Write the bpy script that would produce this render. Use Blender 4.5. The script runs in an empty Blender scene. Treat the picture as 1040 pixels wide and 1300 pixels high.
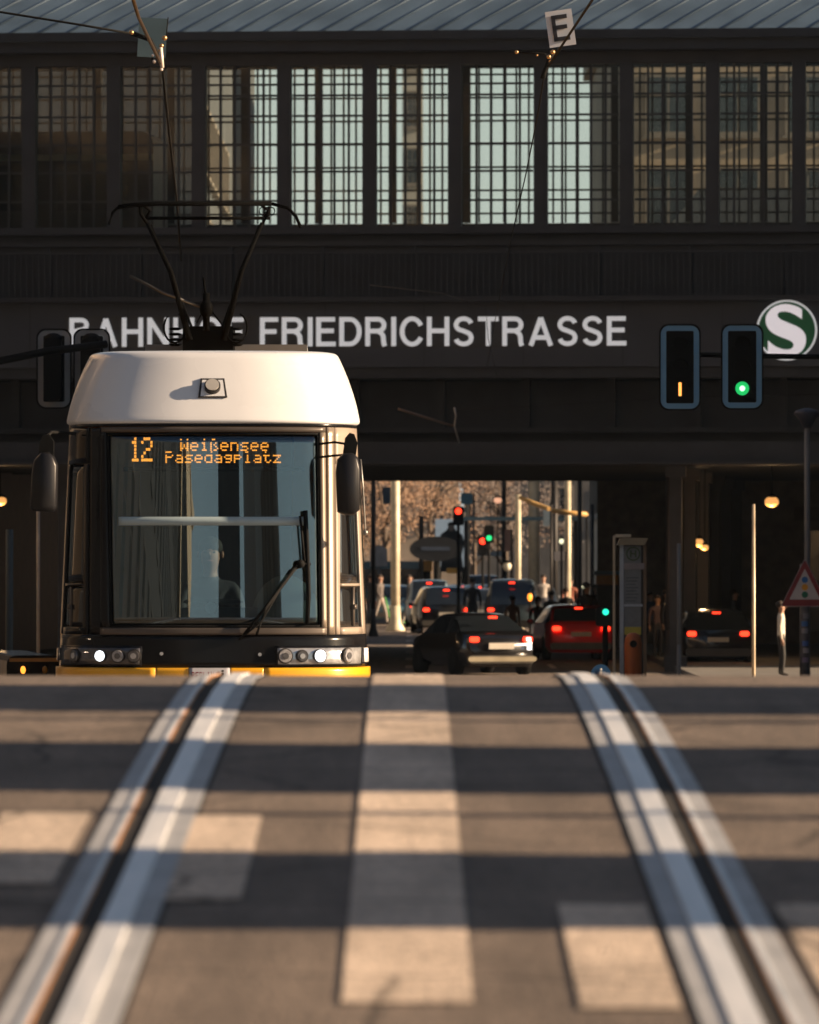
import bpy, bmesh, math, random
from mathutils import Vector, Matrix
random.seed(7)
R = math.radians
C = bpy.context.scene.collection
SC = bpy.context.scene
# ------------------------------------------------------------------ camera, world, sun, exposure
F = 8667.0                      # focal length in photo pixels (200 mm, photo 1040 wide)
CZ = 2.83                       # lens height above the street beyond the bridge
cam = bpy.data.cameras.new('camera'); camo = bpy.data.objects.new('camera', cam); C.objects.link(camo)
camo.location = (0, 0, CZ); camo.rotation_euler = (R(90), 0, 0)
cam.sensor_fit = 'HORIZONTAL'; cam.sensor_width = 24; cam.lens = 200
cam.shift_y = 49/1040; cam.clip_start = 1; cam.clip_end = 4000
cam.dof.use_dof = True; cam.dof.focus_distance = 62; cam.dof.aperture_fstop = 5.6; cam.dof.aperture_blades = 9
SC.camera = camo
SUN_EL, SUN_AZ = R(17), R(-5)          # azimuth measured from +X, slightly behind the camera
sd = Vector((math.cos(SUN_EL)*math.cos(SUN_AZ), math.cos(SUN_EL)*math.sin(SUN_AZ), math.sin(SUN_EL)))
w = bpy.data.worlds.new('World'); SC.world = w; w.use_nodes = True
nt = w.node_tree; bg = nt.nodes['Background']; sky = nt.nodes.new('ShaderNodeTexSky')
sky.sky_type = 'NISHITA'; sky.sun_disc = False; sky.sun_elevation = SUN_EL
sky.sun_rotation = math.atan2(sd.x, sd.y); sky.dust_density = .6; sky.air_density = 1.0
wtc = nt.nodes.new('ShaderNodeTexCoord'); wsp = nt.nodes.new('ShaderNodeSeparateXYZ'); nt.links.new(wtc.outputs['Generated'], wsp.inputs[0])
wmr = nt.nodes.new('ShaderNodeMapRange'); wmr.interpolation_type = 'SMOOTHSTEP'; wmr.inputs[1].default_value = .0; wmr.inputs[2].default_value = .34; wmr.inputs[3].default_value = .85; wmr.inputs[4].default_value = 0
wno = nt.nodes.new('ShaderNodeTexNoise'); wno.inputs['Scale'].default_value = 5; wno.inputs['Detail'].default_value = 5; nt.links.new(wtc.outputs['Generated'], wno.inputs['Vector'])
wmu = nt.nodes.new('ShaderNodeMath'); wmu.operation = 'MULTIPLY'; nt.links.new(wsp.outputs['Z'], wmr.inputs[0]); nt.links.new(wmr.outputs[0], wmu.inputs[0])
wm2 = nt.nodes.new('ShaderNodeMapRange'); wm2.inputs[1].default_value = .3; wm2.inputs[2].default_value = .6; wm2.inputs[3].default_value = .6; wm2.inputs[4].default_value = 1; nt.links.new(wno.outputs[0], wm2.inputs[0]); nt.links.new(wm2.outputs[0], wmu.inputs[1])
wmx = nt.nodes.new('ShaderNodeMix'); wmx.data_type = 'RGBA'; wmx.inputs['B'].default_value = (9.6, 10.2, 9.9, 1); nt.links.new(wmu.outputs[0], wmx.inputs['Factor']); nt.links.new(sky.outputs[0], wmx.inputs['A'])
nt.links.new(wmx.outputs['Result'], bg.inputs[0]); bg.inputs[1].default_value = 0.036
sl = bpy.data.lights.new('sun', 'SUN'); sl.energy = 5.0; sl.angle = R(.5); sl.color = (1, .73, .48)
so = bpy.data.objects.new('sun', sl); C.objects.link(so); so.rotation_euler = sd.to_track_quat('Z', 'Y').to_euler(); so.location = (60, -10, 40)
SC.view_settings.view_transform = 'Standard'; SC.view_settings.look = 'None'
SC.view_settings.exposure = 1.25; SC.view_settings.gamma = 1
SC.cycles.max_bounces = 8; SC.cycles.transparent_max_bounces = 24
SC.cycles.use_denoising = True

def P(px, py, d):
    s = F/d
    return Vector(((px-520)/s, d, CZ-(py-699)/s))

# ------------------------------------------------------------------ materials
MATS = {}
def mat(name, col, rough=.7, metal=0, var=.15, scale=3.0, bump=0.0, coat=0, emit=None, es=0, spec=None, stretch=None):
    if name in MATS: return MATS[name]
    m = bpy.data.materials.new(name); m.use_nodes = True; MATS[name] = m
    t = m.node_tree; b = t.nodes['Principled BSDF']
    b.inputs['Roughness'].default_value = rough; b.inputs['Metallic'].default_value = metal
    if coat: b.inputs['Coat Weight'].default_value = coat; b.inputs['Coat Roughness'].default_value = .06
    if spec is not None: b.inputs['Specular IOR Level'].default_value = spec
    tc = t.nodes.new('ShaderNodeTexCoord'); mp = t.nodes.new('ShaderNodeMapping')
    t.links.new(tc.outputs['Object'], mp.inputs[0])
    if stretch: mp.inputs['Scale'].default_value = stretch
    n = t.nodes.new('ShaderNodeTexNoise'); n.inputs['Scale'].default_value = scale; n.inputs['Detail'].default_value = 6
    t.links.new(mp.outputs[0], n.inputs['Vector'])
    cr = t.nodes.new('ShaderNodeValToRGB')
    cr.color_ramp.elements[0].position = .3; cr.color_ramp.elements[1].position = .7
    cr.color_ramp.elements[0].color = (*[c*(1-var) for c in col], 1)
    cr.color_ramp.elements[1].color = (*[min(1, c*(1+var)) for c in col], 1)
    t.links.new(n.outputs[0], cr.inputs[0]); t.links.new(cr.outputs[0], b.inputs['Base Color'])
    mr = t.nodes.new('ShaderNodeMapRange'); mr.inputs[3].default_value = max(0, rough-.08); mr.inputs[4].default_value = min(1, rough+.08)
    t.links.new(n.outputs[0], mr.inputs[0]); t.links.new(mr.outputs[0], b.inputs['Roughness'])
    if bump:
        bp = t.nodes.new('ShaderNodeBump'); bp.inputs['Strength'].default_value = bump; bp.inputs['Distance'].default_value = .02
        t.links.new(n.outputs[0], bp.inputs['Height']); t.links.new(bp.outputs[0], b.inputs['Normal'])
    if emit: b.inputs['Emission Color'].default_value = (*emit, 1); b.inputs['Emission Strength'].default_value = es
    return m

def glass(name, tint, fres=.12, rough=.02, opaque=0.0, refl=(1, 1, 1)):
    if name in MATS: return MATS[name]
    m = bpy.data.materials.new(name); m.use_nodes = True; MATS[name] = m
    t = m.node_tree; t.nodes.clear()
    o = t.nodes.new('ShaderNodeOutputMaterial'); tr = t.nodes.new('ShaderNodeBsdfTransparent'); g = t.nodes.new('ShaderNodeBsdfGlossy')
    tr.inputs[0].default_value = (*tint, 1); g.inputs['Roughness'].default_value = rough; g.inputs[0].default_value = (*refl, 1)
    mx = t.nodes.new('ShaderNodeMixShader'); fr = t.nodes.new('ShaderNodeLayerWeight'); fr.inputs[0].default_value = .35
    mr = t.nodes.new('ShaderNodeMapRange'); mr.inputs[3].default_value = fres; mr.inputs[4].default_value = 1
    t.links.new(fr.outputs['Fresnel'], mr.inputs[0]); t.links.new(mr.outputs[0], mx.inputs[0])
    t.links.new(tr.outputs[0], mx.inputs[1]); t.links.new(g.outputs[0], mx.inputs[2])
    last = mx
    if opaque:
        df = t.nodes.new('ShaderNodeBsdfDiffuse'); df.inputs[0].default_value = (.06, .055, .05, 1)
        n = t.nodes.new('ShaderNodeTexNoise'); n.inputs['Scale'].default_value = 1.3; n.inputs['Detail'].default_value = 5
        tc = t.nodes.new('ShaderNodeTexCoord'); t.links.new(tc.outputs['Object'], n.inputs['Vector'])
        m2 = t.nodes.new('ShaderNodeMixShader'); r2 = t.nodes.new('ShaderNodeMapRange')
        r2.inputs[1].default_value = .3; r2.inputs[2].default_value = .7
        r2.inputs[3].default_value = opaque*.5; r2.inputs[4].default_value = opaque*1.4
        t.links.new(n.outputs[0], r2.inputs[0]); t.links.new(r2.outputs[0], m2.inputs[0])
        t.links.new(mx.outputs[0], m2.inputs[1]); t.links.new(df.outputs[0], m2.inputs[2]); last = m2
    t.links.new(last.outputs[0], o.inputs[0])
    return m

# ------------------------------------------------------------------ mesh helpers
class MB:
    def __init__(s): s.v = []; s.f = []; s.sm = []
    def add(s, vs, fs, smooth=False):
        o = len(s.v); s.v += [tuple(v) for v in vs]; s.f += [tuple(i+o for i in f) for f in fs]; s.sm += [smooth]*len(fs); return s
    def box(s, x0, x1, y0, y1, z0, z1, M=None):
        v = [Vector(p) for p in ((x0,y0,z0),(x1,y0,z0),(x1,y1,z0),(x0,y1,z0),(x0,y0,z1),(x1,y0,z1),(x1,y1,z1),(x0,y1,z1))]
        if M: v = [M @ p for p in v]
        return s.add(v, [(0,3,2,1),(4,5,6,7),(0,1,5,4),(1,2,6,5),(2,3,7,6),(3,0,4,7)])
    def rbox(s, x0, x1, y0, y1, z0, z1, r=.02, n=4, M=None):      # rounded in the x-z outline, extruded along y
        pts = rrect(x0, x1, z0, z1, r, n)
        return s.prism(pts, y0, y1, M)
    def prism(s, pts, y0, y1, M=None, smooth=False):              # outline (x,z) counter-clockwise seen from -y, extruded in y
        n = len(pts)
        v = [Vector((p[0], y0, p[1])) for p in pts]+[Vector((p[0], y1, p[1])) for p in pts]
        if M: v = [M @ p for p in v]
        f = [tuple(range(n)), tuple(range(2*n-1, n-1, -1))]
        s.add(v, f)
        o = len(s.v)-2*n
        for i in range(n):
            j = (i+1) % n; s.f.append((o+i, o+n+i, o+n+j, o+j)); s.sm.append(smooth)
        return s
    def ring(s, po, pi, y0, y1):                                   # frame between outer and inner outline
        n = len(po)
        v = [(p[0], y0, p[1]) for p in po]+[(p[0], y0, p[1]) for p in pi]+[(p[0], y1, p[1]) for p in po]+[(p[0], y1, p[1]) for p in pi]
        f = []
        for i in range(n):
            j = (i+1) % n
            f += [(i, j, n+j, n+i), (2*n+j, 2*n+i, 3*n+i, 3*n+j), (i, 2*n+i, 2*n+j, j), (n+i, n+j, 3*n+j, 3*n+i)]
        return s.add(v, f)
    def tube(s, pts, r, n=8, r1=None):
        pts = [Vector(p) for p in pts]; m = len(pts); V = []; Fc = []
        for i, p in enumerate(pts):
            a = pts[max(0, i-1)]; b = pts[min(m-1, i+1)]; d = (b-a).normalized()
            up = Vector((0,0,1)) if abs(d.z) < .9 else Vector((1,0,0))
            u = d.cross(up).normalized(); q = d.cross(u)
            rr = r if r1 is None else r+(r1-r)*i/max(1, m-1)
            for k in range(n):
                an = 2*math.pi*k/n; V.append(p+u*math.cos(an)*rr+q*math.sin(an)*rr)
        for i in range(m-1):
            for k in range(n):
                k2 = (k+1) % n; Fc.append((i*n+k, (i+1)*n+k, (i+1)*n+k2, i*n+k2))
        s.add(V, Fc, True); o = len(s.v)-len(V)
        s.f.append(tuple(o+k for k in range(n))); s.f.append(tuple(o+(m-1)*n+k for k in range(n-1, -1, -1))); s.sm += [False]*2
        return s
    def lathe(s, c, prof, n=24, axis='z'):                          # profile (radius, height) about an axis through c
        c = Vector(c); V = []; Fc = []
        for r, h in prof:
            for k in range(n):
                a = 2*math.pi*k/n; x, y = r*math.cos(a), r*math.sin(a)
                V.append(c+(Vector((x, y, h)) if axis == 'z' else Vector((x, h, y)) if axis == 'y' else Vector((h, x, y))))
        for i in range(len(prof)-1):
            for k in range(n):
                k2 = (k+1) % n
                q = (i*n+k, i*n+k2, (i+1)*n+k2, (i+1)*n+k)
                Fc.append(q if axis == 'z' else q[::-1])
        Fc.append(tuple(range(n))[::-1]); Fc.append(tuple(len(V)-n+k for k in range(n)))
        return s.add(V, Fc, True)
    def ball(s, c, rx, ry=None, rz=None, n=12):
        ry = ry or rx; rz = rz or rx; c = Vector(c); V = []; Fc = []; m = n//2
        for i in range(m+1):
            th = math.pi*i/m
            for k in range(n):
                a = 2*math.pi*k/n; V.append(c+Vector((rx*math.sin(th)*math.cos(a), ry*math.sin(th)*math.sin(a), rz*math.cos(th))))
        for i in range(m):
            for k in range(n):
                k2 = (k+1) % n; Fc.append((i*n+k, (i+1)*n+k, (i+1)*n+k2, i*n+k2))
        return s.add(V, Fc, True)
    def build(s, name, m, parent=None, bevel=0, loc=None):
        me = bpy.data.meshes.new(name); me.from_pydata(s.v, [], s.f)
        me.polygons.foreach_set('use_smooth', s.sm); me.materials.append(m)
        bm = bmesh.new(); bm.from_mesh(me); bmesh.ops.remove_doubles(bm, verts=bm.verts, dist=1e-5)
        bmesh.ops.delete(bm, geom=[v for v in bm.verts if not v.link_faces], context='VERTS')
        bmesh.ops.recalc_face_normals(bm, faces=bm.faces); bm.to_mesh(me); bm.free(); me.update()
        o = bpy.data.objects.new(name, me); C.objects.link(o)
        if parent: o.parent = parent
        if loc: o.location = loc
        if bevel:
            b = o.modifiers.new('bevel', 'BEVEL'); b.width = bevel; b.segments = 2; b.limit_method = 'ANGLE'
        return o
def rrect(x0, x1, z0, z1, r, n=4):
    p = []
    for cx, cz, a0 in ((x1-r, z0+r, -90), (x1-r, z1-r, 0), (x0+r, z1-r, 90), (x0+r, z0+r, 180)):
        for i in range(n+1):
            a = R(a0+90*i/n); p.append((cx+r*math.cos(a), cz+r*math.sin(a)))
    return p
def tag(o, label, cat, group=None, kind=None):
    if label: o['label'] = label
    if cat: o['category'] = cat
    if group: o['group'] = group
    if kind: o['kind'] = kind
    return o
def thing(name, label, cat, loc=(0,0,0), rz=0, group=None):
    o = bpy.data.objects.new(name, None); C.objects.link(o); o.location = loc; o.rotation_euler.z = rz
    o.empty_display_size = .2
    return tag(o, label, cat, group)
def copy_tree(o, parent=None, label=None):
    c = o.copy(); C.objects.link(c)
    if parent: c.parent = parent
    if label: c['label'] = label
    for ch in list(o.children): copy_tree(ch, c)
    return c
def text_mesh(ch, bold=0.0, ext=.02):
    cu = bpy.data.curves.new('t', 'FONT'); cu.body = ch; cu.offset = bold; cu.extrude = ext; cu.size = 1
    o = bpy.data.objects.new('t', cu); C.objects.link(o)
    dg = bpy.context.evaluated_depsgraph_get(); me = bpy.data.meshes.new_from_object(o.evaluated_get(dg))
    bpy.data.objects.remove(o); bpy.data.curves.remove(cu)
    vs = [v.co.copy() for v in me.vertices]; fs = [tuple(p.vertices) for p in me.polygons]
    bpy.data.meshes.remove(me)
    return vs, fs
def letter(mb, ch, x0, x1, z0, z1, y, th, bold=.01, M=None):
    """glyph standing in the x-z plane fitted into a box, front face at y"""
    vs, fs = text_mesh(ch, bold, .5)
    a0 = min(v.x for v in vs); a1 = max(v.x for v in vs); b0 = min(v.y for v in vs); b1 = max(v.y for v in vs)
    V = [Vector((x0+(v.x-a0)/(a1-a0)*(x1-x0), y+(.5-v.z)*th, z0+(v.y-b0)/(b1-b0)*(z1-z0))) for v in vs]
    if M: V = [M @ p for p in V]
    mb.add(V, fs); return mb

GL = {}
def _arc(cx, cz, rx, rz, a0, a1, n=10): return [(cx+rx*math.cos(R(a0+(a1-a0)*i/n)), cz+rz*math.sin(R(a0+(a1-a0)*i/n))) for i in range(n+1)]
def _gl():
    w = .155; h = w/2; lo, hi, md = h, 1-h, .5
    V = lambda x: [(x, 0), (x, 1)]
    GL['H'] = (.76, [V(h), V(.76-h), [(w, .52), (.76-w, .52)]])
    GL['I'] = (w, [V(h)])
    GL['E'] = (.66, [V(h), [(w, hi), (.64, hi)], [(w, .53), (.60, .53)], [(w, lo), (.66, lo)]])
    GL['F'] = (.62, [V(h), [(w, hi), (.62, hi)], [(w, .51), (.56, .51)]])
    GL['L'] = (.58, [V(h), [(w, lo), (.58, lo)]])
    GL['T'] = (.70, [[(.35, 0), (.35, 1-w)], [(0, hi), (.70, hi)]])
    GL['N'] = (.78, [V(h), V(.78-h), [(h+.02, .93), (.78-h-.02, .07)]])
    GL['A'] = (.84, [[(h, 0), (.42, .96)], [(.84-h, 0), (.42, .96)], [(.24, .28), (.60, .28)]])
    GL['D'] = (.76, [V(h), [(w, hi)]+_arc(.36, .5, .76-h-.36, .5-h, 90, -90, 16)+[(w, lo)]])
    GL['B'] = (.74, [V(h), [(w, hi)]+_arc(.42, .76-.005, .20, .24-h+.005, 90, -90, 10)+[(w, .525)], [(w, .525)]+_arc(.43, (.525+lo)/2, .21, (.525-lo)/2, 90, -90, 10)+[(w, lo)]])
    GL['R'] = (.76, [V(h), [(w, hi)]+_arc(.43, .72, .21, .28-h, 90, -90, 10)+[(w, .44+h)], _arc(.42, .27, .20, .22, 80, 0, 6)+[(.63, .10), (.67, 0)]])
    GL['P'] = (.72, [V(h), [(w, hi)]+_arc(.42, .70, .20, .30-h, 90, -90, 10)+[(w, .40+h)]])
    GL['O'] = (.84, [_arc(.42, .5, .42-h, .515-h, 90, 450, 28)])
    GL['C'] = (.80, [_arc(.42, .5, .42-h, .515-h, 28, 332, 24)])
    GL['S'] = (.72, [_arc(.36, .735, .255, .265-h+.01, 12, 150, 9)+_arc(.33, .73, .235, .20, 180, 235, 3)+[(.36, .51)]+_arc(.38, .275, .24, .21, 52, 0, 4)+_arc(.36, .265, .262, .265-h+.012, -25, -168, 9)])
_gl()
def glyph(mb, ch, x0, x1, z0, z1, y, th):
    """heavy grotesque capital built from strokes, front face near y"""
    wd, st = GL[ch]; w = .155/2; sx = (x1-x0)/wd; sz = z1-z0
    for si, path in enumerate(st):
        n = len(path); closed = math.dist(path[0], path[-1]) < 1e-6; Lp = []; Rp = []
        for i, p in enumerate(path):
            a = path[i-1] if i else (path[-2] if closed else p); b = path[i+1] if i < n-1 else (path[1] if closed else p)
            dx, dz = b[0]-a[0], b[1]-a[1]; L = math.hypot(dx, dz) or 1; nx_, nz_ = -dz/L, dx/L
            Lp.append((p[0]+nx_*w, p[1]+nz_*w)); Rp.append((p[0]-nx_*w, p[1]-nz_*w))
        V = []; yy_ = y-si*.003
        for yq in (yy_, y+th):
            for q in Lp+Rp: V.append((x0+q[0]*sx, yq, z0+q[1]*sz))
        m = 2*n; Fc = []
        for i in range(n-1):
            Fc += [(i, i+1, n+i+1, n+i), (m+i+1, m+i, m+n+i, m+n+i+1), (i, m+i, m+i+1, i+1), (n+i, n+i+1, m+n+i+1, m+n+i)]
        if not closed: Fc += [(0, n, m+n, m), (n-1, m+n-1, m+2*n-1, 2*n-1)]
        mb.add(V, Fc)
    return mb

# common materials
M_black = mat('black_gloss', (.008, .008, .009), .2, var=.1, spec=.25)
M_dark = mat('dark_metal', (.022, .02, .02), .55, .3, var=.35, scale=2)
M_rub = mat('rubber', (.008, .008, .008), .75, spec=.12)
M_grey = mat('grey_paint', (.16, .17, .18), .5, var=.1)
M_steelpole = mat('galvanised_steel', (.30, .29, .27), .4, .6, var=.25, scale=6)
M_white = mat('white_paint', (.78, .77, .75), .3, var=.03, coat=.3)
M_skin = mat('skin', (.50, .30, .21), .55, var=.08, scale=9)
M_red_on = mat('tail_light_lit', (.5, .02, .01), .3, emit=(1, .035, .012), es=1.8)
M_amber_on = mat('amber_light_lit', (.5, .2, .02), .3, emit=(1, .28, .03), es=1.1)
M_green_on = mat('green_light_lit', (.02, .5, .1), .3, emit=(.02, .8, .25), es=.6)
M_warm_on = mat('warm_lamp_lit', (.6, .35, .1), .3, emit=(1, .45, .13), es=.42)
M_whitelamp = mat('headlamp_lit', (.9, .9, .9), .3, emit=(.9, .95, 1), es=1.0)

# ------------------------------------------------------------------ ground
_prof = [(-400,.0),(-40,.0),(0,1.33),(19,2.185),(21.5,2.280),(23.5,2.338),(25,2.361),(26.2,2.350),(28,2.265),(52,1.04),(70,.10),(75,.0),(2500,.0)]
def zg(y):
    for (a, za), (b, zb) in zip(_prof, _prof[1:]):
        if y <= b: return za+(zb-za)*(y-a)/(b-a)
    return 0
def strip(name, x0, x1, ys, dz, m, thick=None, xe=None):
    V = []; Fc = []
    for y in ys:
        V += [(x0, y, zg(y)+dz), (x1, y, zg(y)+dz)]
    for i in range(len(ys)-1): Fc.append((2*i, 2*i+1, 2*i+3, 2*i+2))
    return MB().add(V, Fc)
BASEY = [-400,-40,-20,0,5,10,13,16,19,20.2,21.5,22.5,23.5,24.2,25,25.6,26.2,27,28,35,45,52,60,70,75,100,200,400,900,2500]
def yr(a, b): return [a]+[y for y in BASEY if a < y < b]+[b]

asph = bpy.data.materials.new('asphalt'); asph.use_nodes = True
def asphalt_nodes(m, c0, c1, speck=1):
    t = m.node_tree; b = t.nodes['Principled BSDF']; N = t.nodes.new; Lk = t.links.new; b.inputs['Roughness'].default_value = .85
    tc = N('ShaderNodeTexCoord')
    def noise(sc, det=4, st=None, rough=.55):
        n = N('ShaderNodeTexNoise'); n.inputs['Scale'].default_value = sc; n.inputs['Detail'].default_value = det; n.inputs['Roughness'].default_value = rough
        if st:
            mp = N('ShaderNodeMapping'); mp.inputs['Scale'].default_value = st; Lk(tc.outputs['Object'], mp.inputs[0]); Lk(mp.outputs[0], n.inputs[0])
        else: Lk(tc.outputs['Object'], n.inputs[0])
        return n.outputs[0]
    def ramp(src, a, b_, lo, hi):
        r = N('ShaderNodeMapRange'); r.inputs[1].default_value = a; r.inputs[2].default_value = b_; r.inputs[3].default_value = lo; r.inputs[4].default_value = hi; Lk(src, r.inputs[0]); return r.outputs[0]
    def mul(a, b_):
        r = N('ShaderNodeMath'); r.operation = 'MULTIPLY'; Lk(a, r.inputs[0]); Lk(b_, r.inputs[1]); return r.outputs[0]
    grain = ramp(noise(38, 3, rough=.7), .32, .68, .62, 1.38)          # aggregate a few centimetres across
    fine = ramp(noise(160, 2), .3, .7, .8, 1.2)
    patch_ = ramp(noise(1.3, 5), .35, .65, .84, 1.14)
    streak = ramp(noise(2.2, 4, (2.2, .16, 1)), .35, .62, .78, 1.1)     # tyre polish and oil along the traffic
    stain = ramp(noise(3.1, 6, rough=.7), .60, .70, 1.0, .62)
    k = mul(mul(mul(grain, fine), mul(patch_, streak)), stain)
    vo = N('ShaderNodeTexVoronoi'); vo.feature = 'DISTANCE_TO_EDGE'; vo.inputs['Scale'].default_value = .8
    wv = N('ShaderNodeMix'); wv.data_type = 'VECTOR'; wn = N('ShaderNodeTexNoise'); wn.inputs['Scale'].default_value = 3; Lk(tc.outputs['Object'], wn.inputs[0])
    wv.inputs['Factor'].default_value = .12; Lk(tc.outputs['Object'], wv.inputs['A']); Lk(wn.outputs['Color'], wv.inputs['B']); Lk(wv.outputs['Result'], vo.inputs['Vector'])
    k = mul(k, ramp(vo.outputs[0], .004, .014, .45, 1.0))                # cracks
    c = N('ShaderNodeMix'); c.data_type = 'RGBA'; c.blend_type = 'MULTIPLY'; c.inputs['Factor'].default_value = 1
    mid = [(a+b_)/2 for a, b_ in zip(c0, c1)]; c.inputs['A'].default_value = (*mid, 1); cb = N('ShaderNodeCombineColor'); 
    for q in range(3): Lk(k, cb.inputs[q])
    Lk(cb.outputs[0], c.inputs['B']); Lk(c.outputs['Result'], b.inputs['Base Color'])
    v2 = N('ShaderNodeTexVoronoi'); v2.inputs['Scale'].default_value = 90; Lk(tc.outputs['Object'], v2.inputs[0])
    bp = N('ShaderNodeBump'); bp.inputs['Strength'].default_value = .7; bp.inputs['Distance'].default_value = .008
    Lk(v2.outputs[0], bp.inputs['Height']); Lk(bp.outputs[0], b.inputs['Normal'])
asphalt_nodes(asph, (.135, .106, .086), (.235, .187, .152))
M_paint = bpy.data.materials.new('road_paint'); M_paint.use_nodes = True; asphalt_nodes(M_paint, (.56, .455, .365), (.70, .57, .46))
def _wear(m):
    t = m.node_tree; b = t.nodes['Principled BSDF']; src = b.inputs['Base Color'].links[0].from_socket
    tc = t.nodes.new('ShaderNodeTexCoord'); n = t.nodes.new('ShaderNodeTexNoise'); n.inputs['Scale'].default_value = 9; n.inputs['Detail'].default_value = 8; n.inputs['Roughness'].default_value = .75
    t.links.new(tc.outputs['Object'], n.inputs[0]); r = t.nodes.new('ShaderNodeMapRange'); r.inputs[1].default_value = .60; r.inputs[2].default_value = .72; t.links.new(n.outputs[0], r.inputs[0])
    mx = t.nodes.new('ShaderNodeMix'); mx.data_type = 'RGBA'; t.links.new(r.outputs[0], mx.inputs['Factor']); t.links.new(src, mx.inputs['A']); mx.inputs['B'].default_value = (.17, .13, .10, 1)
    t.links.new(mx.outputs['Result'], b.inputs['Base Color'])
_wear(M_paint)
M_conc = mat('rail_concrete', (.40, .41, .43), .6, var=.14, scale=4)
M_railst = mat('rail_steel', (.95, .97, .98), .58, .8, var=.1, scale=4, stretch=(6, .4, 1))
M_groove = mat('rail_groove', (.012, .010, .009), .9)
M_lip = mat('rail_lip', (.85, .90, .92), .58, .75, var=.2, scale=5, stretch=(6, .4, 1))
M_pave = mat('paving_slabs', (.20, .19, .175), .85, var=.2, scale=2)

def gtag(o): o['kind'] = 'structure'; return o
strips_x = [-600, -2.36, -2.10, -.80, -.554, .554, .80, 2.10, 2.36, 600]
# the road is one sheet; a shallow trough is left for each of the four rails
g = MB()
V = []; Fc = []
rails = [(-2.17, -1), (-.70, 1), (.70, -1), (2.17, 1)]     # groove centre, side towards the head
xs = [-700, -40, -9.5, -2.5, -1.45, 0, 1.45, 2.5, 9.5, 40, 700]
ys = BASEY
g = MB()
for i, y in enumerate(ys):
    for x in xs: g.v.append((x, y, zg(y)-.02 if False else zg(y)))
nx = len(xs)
for i in range(len(ys)-1):
    for j in range(nx-1):
        g.f.append((i*nx+j, i*nx+j+1, (i+1)*nx+j+1, (i+1)*nx+j)); g.sm.append(True)
gtag(g.build('road', asph))
def railset(gx, hs, idx):
    t = thing('tram_rail', ['leftmost grooved tram rail, outer rail of the tram\'s own track', 'grooved steel tram rail left of the centre line, running under the tram',
        'grooved steel tram rail right of the centre line', 'outermost grooved tram rail on the right of the street'][idx], 'rail', (gx, 0, 0), 0, 'tram rails in the roadway')
    a, b = (-6, 150)
    def st(nm, x0, x1, dz, m):
        if hs < 0: x0, x1 = -x1, -x0                         # mirrored
        V = []; Y = yr(a, b)
        mb = MB()
        V = []
        for y in Y:
            z = zg(y); V += [(x0, y, z-.01), (x0, y, z+dz), (x1, y, z+dz), (x1, y, z-.01)]
        Fc = [(0,1,2,3)]
        for i in range(len(Y)-1):
            for k in range(3): Fc.append((4*i+k, 4*i+k+1, 4*i+5+k, 4*i+4+k))
        mb.add(V, Fc); return mb.build(nm, m, t)
    # distances measured from the groove centre towards the head side
    st('rail_head', .023, .084, .012, M_railst)
    st('groove', -.025, .022, .004, M_groove)
    st('rail_lip', -.046, -.031, .010, M_lip); st('glint_edge', -.0305, -.0255, .009, mat('rail_glint', (.42, .20, .08), .6, .2, var=.8, scale=1.5))  # orange strip paints in the sun's reflection along the groove edge
    st('concrete_bed', .085, .140, .006, M_conc); st('concrete_bed', -.096, -.047, .006, M_conc)
    st('sealant_joint', .137, .150, .003, M_groove); pass
    return t
for i, (gx, hs) in enumerate(rails): railset(gx, hs, i)
# markings
def mark(x0, x1, y0, y1, label, dz=.005, nm='road_marking'):
    o = strip(nm, x0, x1, yr(y0, y1), dz, M_paint).build(nm, M_paint); o['kind'] = 'structure'; return o
mark(-.135, .125, 13.45, 30, '')
mark(-.135, .125, 9.2, 12.0, '')
mark(-.585, -.385, 15.55, 17.85, ''); mark(-1.07, -.835, 15.95, 17.95, '')
mark(.335, .535, 13.35, 15.45, ''); mark(.825, 1.06, 13.35, 15.45, '')
for k in range(14): mark(-.10, .10, 152+k*12, 156+k*12, '')
for k in range(6): mark(3.4, 3.55, 150+k*14, 156+k*14, '')
mark(-3, 7, 214, 214.6, ''); mark(-3, 7, 218.5, 219.1, '')
# pavements with kerbs beyond the bridge and along it
def pavement(x0, x1, y0, y1):
    Y = yr(y0, y1); V = []; Fc = []
    for y in Y:
        z = zg(y); V += [(x0, y, z-.05), (x0, y, z+.13), (x1, y, z+.13), (x1, y, z-.05)]
    for i in range(len(Y)-1):
        for k in range(3): Fc.append((4*i+k, 4*i+k+1, 4*i+5+k, 4*i+4+k))
    Fc += [(0,1,2,3), tuple(4*(len(Y)-1)+k for k in (3,2,1,0))]
    gtag(MB().add(V, Fc).build('pavement', M_pave))
pavement(6.2, 13, -60, 420); pavement(-13, -7.2, -60, 420)

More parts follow.
